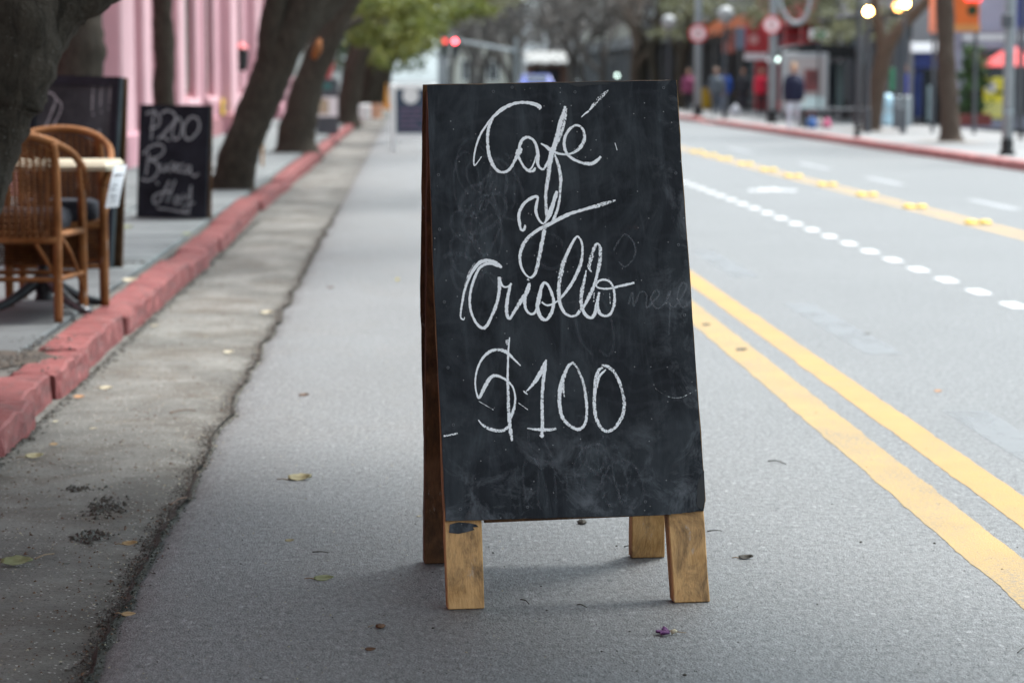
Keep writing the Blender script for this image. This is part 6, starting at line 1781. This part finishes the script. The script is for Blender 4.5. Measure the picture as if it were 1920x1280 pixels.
for a in ((562, 899, 42, 'yellow', "curled yellowish leaf with a long stem on the asphalt left of the board", 8, .55), (607, 1086, 36, 'green', "green leaf on the asphalt left of the board's front leg", 12, .25),
          (32, 1056, 58, 'green', "large green leaf at the left edge of the gutter", -2, .28), (64, 858, 32, 'yellow', "yellow green leaf in the gutter near the kerb", 20, .5),
          (243, 1021, 27, 'tan', "tan curled leaf beside the dirty asphalt joint", 15, .5), (241, 1153, 26, 'tan', "flat tan leaf in the gutter nearest the picture bottom", 5, .12),
          (199, 729, 25, 'pale', "pale dry leaf in the gutter beside a dark stain", -8, .35), (148, 745, 20, 'orange', "small orange tan leaf close under the red kerb", 10, .3),
          (104, 791, 13, 'pale', "tiny pale leaf at the foot of the kerb", 60, .4), (101, 834, 16, 'tan', "small tan scrap leaf above the yellow green leaf", 4, .2), (428, 662, 19, 'pale', "pale leaf on the gutter edge far from the board", 30, .5),
          (500, 588, 22, 'pale', "dry pale leaf by the joint, left of the rust streak", 0, .5), (745, 526, 11, 'lemon', "small lemon yellow leaf on the asphalt beside the board", 75, .8),
          (1398, 1047, 26, 'dark', "dark curled leaf right of the board's front leg", 4, .6), (1759, 734, 15, 'orange', "tiny orange leaf beyond the yellow lines", 0, .2),
          (1390, 657, 20, 'dark', "dark leaf on the edge of the worn yellow line", 5, .3), (1324, 610, 16, 'dark', "dark scrap leaf touching the yellow line beside the board", 10, .3), (1626, 627, 13, 'dark', "tiny dark scrap on the grey patch beyond the yellow lines", 5, .3),
          (695, 1218, 20, 'brown', "thin red brown leaf scrap near the picture bottom", -3, .15), (543, 1014, 16, 'yellow', "small yellow green scrap left of the board", 6, .3), (620, 540, 12, 'brown', "small brown leaf far along the asphalt", 0, .4),
          (786, 968, 9, 'pale', "tiny pale scrap at the rear leg of the board", 20, .2), (290, 612, 14, 'pale', "small pale leaf in the gutter below the price board", 0, .4), (175, 804, 14, 'pale', "small pale scrap in the middle of the gutter", 5, .3), (570, 742, 18, 'brown', "brown twisted leaf on the asphalt well left of the board", 10, .5)):
    fallen_leaf(*a, stem=a[2] > 24)
for (px, py, wd, kd, lab) in ((237, 428, 22, 'green', "green leaf on the grey slabs below the price board"), (351, 440, 16, 'green', "small green leaf on the slabs beside the kerb"), (243, 527, 26, 'pale', "pale leaf lying on the pavement edge by the chair"), (268, 406, 12, 'yellow', "yellow leaf at the foot of the price board")):
    fallen_leaf(px, py, wd, kd, lab, 10, .4, False, PZ+.006)
# purple fallen flower
p = G(1254, 1190); k = PX(p.y)
t = empty("fallen_flower", p, "purple crumpled flower on the road before the board", "flower")
for i, (dx, dy, an, L) in enumerate(((-8, 0, 170, 17), (-3, 10, 120, 16), (0, -6, 200, 18), (2, 4, 150, 14))):
    mb = MB(); Lm = L*k; r = random.Random(i)
    for a in range(5):
        for b in range(4):
            u, v = a/4, b/3*2-1
            mb.v.append((u*Lm, v*.42*Lm*math.sin(.3+u*2.4), max(.001, .003+.30*Lm*abs(v)**2+.25*Lm*u*u*(i % 2)+r.uniform(0, .05)*Lm)))
    for a in range(4):
        for b in range(3):
            q = a*4+b; mb.f.append((q, q+4, q+5, q+1)); mb.mi.append(0)
    o = mb.build("petal", LM['purple'], t, smooth=True); o.location = (dx*k, dy*k, .001); o.rotation_euler = (0, 0, R(an)); s_ = o.modifiers.new("thick", 'SOLIDIFY'); s_.thickness = .0006
mb = MB(); mb.tube([(4*k, 0, .006), (12*k, .2*k, .010), (16*k, .5*k, .008)], [5*k, 4.2*k, 1.5*k], 8); mb.build("calyx", LM['pale'], t, smooth=True)
mb = MB(); mb.tube([(15*k, .5*k, .008), (24*k, 1*k, .006), (34*k, 4*k, .004)], [1.1*k, .8*k, .6*k], 5); mb.build("stem", LM['stem'], t, smooth=True)
# lumps of bark and clods
def clod(px, py, wpx, kind, label, sd, name="bark_lump"):
    p = G(px, py); s = wpx*PX(p.y)/2; r = random.Random(sd); mb = MB()
    mb.ball((0, 0, s*.42), (s, s*.8, s*.5), 9, 7)
    mb.v = [tuple(c*(1+r.uniform(-.22, .22)) for c in v) for v in mb.v]; mb.v = [(x, y, max(.0008, z)) for x, y, z in mb.v]
    o = mb.build(name, LM[kind]); o.location = p; tag(o, label, "debris", "lumps of bark on the road")
clod(1091, 982, 20, 'dark', "dark lump of bark under the board panel", 1); clod(713, 1177, 19, 'brown', "red brown lump of bark near the picture bottom", 2); clod(1284, 1266, 9, 'dark', "tiny black lump at the picture bottom", 3)
clod(1155+1, 1024, 5, 'dark', "tiny dark lump between the legs of the board", 4); clod(752+60, 1178, 6, 'dark', "tiny dark lump below the front left leg", 5); clod(1752, 1019, 6, 'dark', "tiny dark lump near the worn yellow line", 6); clod(1614, 1017, 6, 'dark', "tiny dark lump on the right asphalt", 7)
def twig(pts, rpx, label, kind='dark'):
    P = [G(x, y)+Vector((0, 0, .004+.004*(i % 2))) for i, (x, y) in enumerate(pts)]
    c = P[len(P)//2].copy(); c.z = 0; mb = MB(); Q = cat_rom([tuple(q) for q in P], 4); mb.tube(Q, [rpx*PX(c.y)*(1-.4*i/len(Q)) for i in range(len(Q))], 6, .15, rng)
    o = mb.build("twig", LM[kind], smooth=True, org=c); tag(o, label, "twig", "twigs on the road")
twig([(66, 1050), (84, 1045), (102, 1040)], 1.6, "thin twig beside the large green leaf", 'stem'); twig([(1440, 866), (1456, 868), (1474, 872)], 1.3, "thin grey twig on the right asphalt"); twig([(1326, 998), (1340, 999), (1353, 997)], 1.3, "short dark twig right of the board"); twig([(1170, 1027), (1178, 1028), (1186, 1027)], 1.2, "tiny dark twig at the rear right leg")
twig([(976, 1126), (986, 1131), (992, 1135)], 1.3, "bent twig under the board, left one"); twig([(1082, 1136), (1090, 1139), (1100, 1141)], 1.2, "bent twig under the board, right one"); twig([(794, 955), (796, 968), (800, 976)], .9, "thin stalk beside the rear left leg", 'dark'); twig([(1908, 1226), (1916, 1222), (1924, 1216)], 1.4, "dark twig at the right picture edge")
twig([(586, 1037), (602, 1039), (616, 1038)], 1.2, "thin dark twig left of the board"); twig([(320, 948), (336, 940), (350, 934)], 1.8, "brown twig lying in the dirty joint", 'brown'); twig([(318, 776), (345, 772), (368, 771)], 1.3, "long thin twig in the gutter", 'brown'); twig([(130, 1058), (118, 1062)], 1.2, "short dark twig end in the gutter", 'dark')
twig([(690, 1178), (700, 1177)], .8, "tiny twig next to the red brown lump", 'stem')

# crumbs and grit along the joint, kerb foot and over the road: too small to count
def grit(name, n, place, mt, smin, smax, seed):
    r = random.Random(seed); mb = MB()
    for i in range(n):
        x, y, z = place(r); s = r.uniform(smin, smax)
        h = s*r.uniform(.3, .8); a = r.uniform(0, 6.28); e = r.uniform(.5, 1.6)
        c, d = math.cos(a), math.sin(a)
        mb.add([(x+c*s*e, y+d*s*e, z), (x-d*s*.6, y+c*s*.6, z+h*.2), (x-c*s*e*.8, y-d*s*e*.8, z), (x+d*s*.7, y-c*s*.7, z), (x+r.uniform(-.2, .2)*s, y, z+h)], [(0, 1, 4), (1, 2, 4), (2, 3, 4), (3, 0, 4)])
    return tag(mb.build(name, mt), kind="stuff")
def joint_x(y): return ROADL + .034*nz(0, y, 3, 1.7) + .014*nz(2, y, 0, 6) + .006*nz(5, y, 0, 17)
def pj(r):
    y = 4.6+17*r.random()**1.5; return (joint_x(y)+r.gauss(-.010, .020), y, -.016+r.uniform(0, .010))
grit("joint_debris", 9000, pj, LM['dark'], .0018, .0065, 1)
grit("joint_debris", 1500, pj, LM['brown'], .002, .006, 2)
grit("joint_debris", 420, lambda r: (lambda y: (joint_x(y)+r.gauss(-.02, .09), y, -.010))(4.6+9*r.random()), LM['pale'], .002, .006, 3)
grit("gutter_crumbs", 1500, lambda r: (r.uniform(-1.34, -.75), 4.7+12*r.random()**1.4, -.004), LM['brown'], .002, .007, 4)
grit("gutter_crumbs", 600, lambda r: (r.uniform(-1.34, -.75), 4.7+10*r.random()**1.4, -.004), LM['pale'], .0015, .005, 5)
grit("kerb_foot_dirt", 2400, lambda r: (-1.362+abs(r.gauss(0, .022)), 5.5+16*r.random(), -.003), LM['dark'], .003, .012, 6)
grit("road_crumbs", 900, lambda r: (r.uniform(-.6, 2.2), 4.6+9*r.random()**1.3, .001), LM['dark'], .0012, .004, 7)
grit("road_crumbs", 420, lambda r: (r.uniform(-.65, .3), 4.6+7*r.random()**1.3, .001), LM['pale'], .0012, .004, 8)
grit("pavement_crumbs", 500, lambda r: (r.gauss(-1.68, .10), 9.4+1.4*r.random(), .115), LM['dark'], .004, .014, 9)
# dirty soil packed in the joint
m = MB(); y = 4.4; r = random.Random(71)
jy = []
while y < 24:
    jy.append(y); y += .05
for y in jy:
    x = joint_x(y); wv = .006+.016*max(0, nz(1, y, 2, 1.3))+.012*abs(nz(3, y, 5, 7))
    m.v += [(x-wv*1.5+r.uniform(-.006, .006), y, -.0185), (x-.2*wv, y, -.010+r.uniform(-.003, .004)), (x+wv+r.uniform(-.006, .006), y, .0012)]
for i in range(len(jy)-1):
    for k in range(2):
        q = 3*i+k; m.f.append((q, q+1, q+4, q+3)); m.mi.append(0)
tag(m.build("joint_soil", M("dark_joint_soil", (.055, .048, .039), .95, .5, 30, bump=.9, bscale=90, bdist=.01)), kind="stuff")
# broken tar lumps in the gutter hollow
r = random.Random(33)
def pt(r): 
    return None
for (px, py, n, sx, sy_) in ((195, 948, 330, .026, .085), (165, 1003, 120, .022, .06), (150, 912, 60, .03, .03)):
    c = G(px, py)
    grit("tar_crumbs", n, lambda r, c=c, sx=sx, sy_=sy_: (c.x+r.gauss(0, sx), c.y+r.gauss(0, sy_), -.006), LM['dark'], .003, .012, int(px))
# yellow road studs on the far double line
LB = ("nearest the picture edge", "second along the line", "third along the line", "fourth along the line", "fifth along the line", "sixth along the line", "seventh along the line", "eighth along the line", "ninth along the line", "farthest along the line")
mb = MB()
sp0 = None
for i, (px, py) in enumerate(((1842, 420), (1724, 390), (1630, 367), (1550, 348), (1482, 332), (1430, 320), (1384, 309), (1345, 299), (1312, 292), (1286, 286))):
    c = G(px, py)
    for j, dx in enumerate((-.06, .06)):
        lab = "yellow road stud, %s one of the pair %s" % ("left" if j == 0 else "right", LB[i])
        if sp0 is None:
            mb = MB(); mb.tube([(0, 0, 0), (0, 0, .012), (0, 0, .026), (0, 0, .030)], [.062, .06, .045, .02], 10)
            sp0 = mb.build("road_stud", MAT['stud'], smooth=True); o = sp0
        else:
            o = sp0.copy(); COL.objects.link(o)
        o.location = (4.93+dx, c.y, .005); tag(o, lab, "road stud", "yellow studs along the far double line")
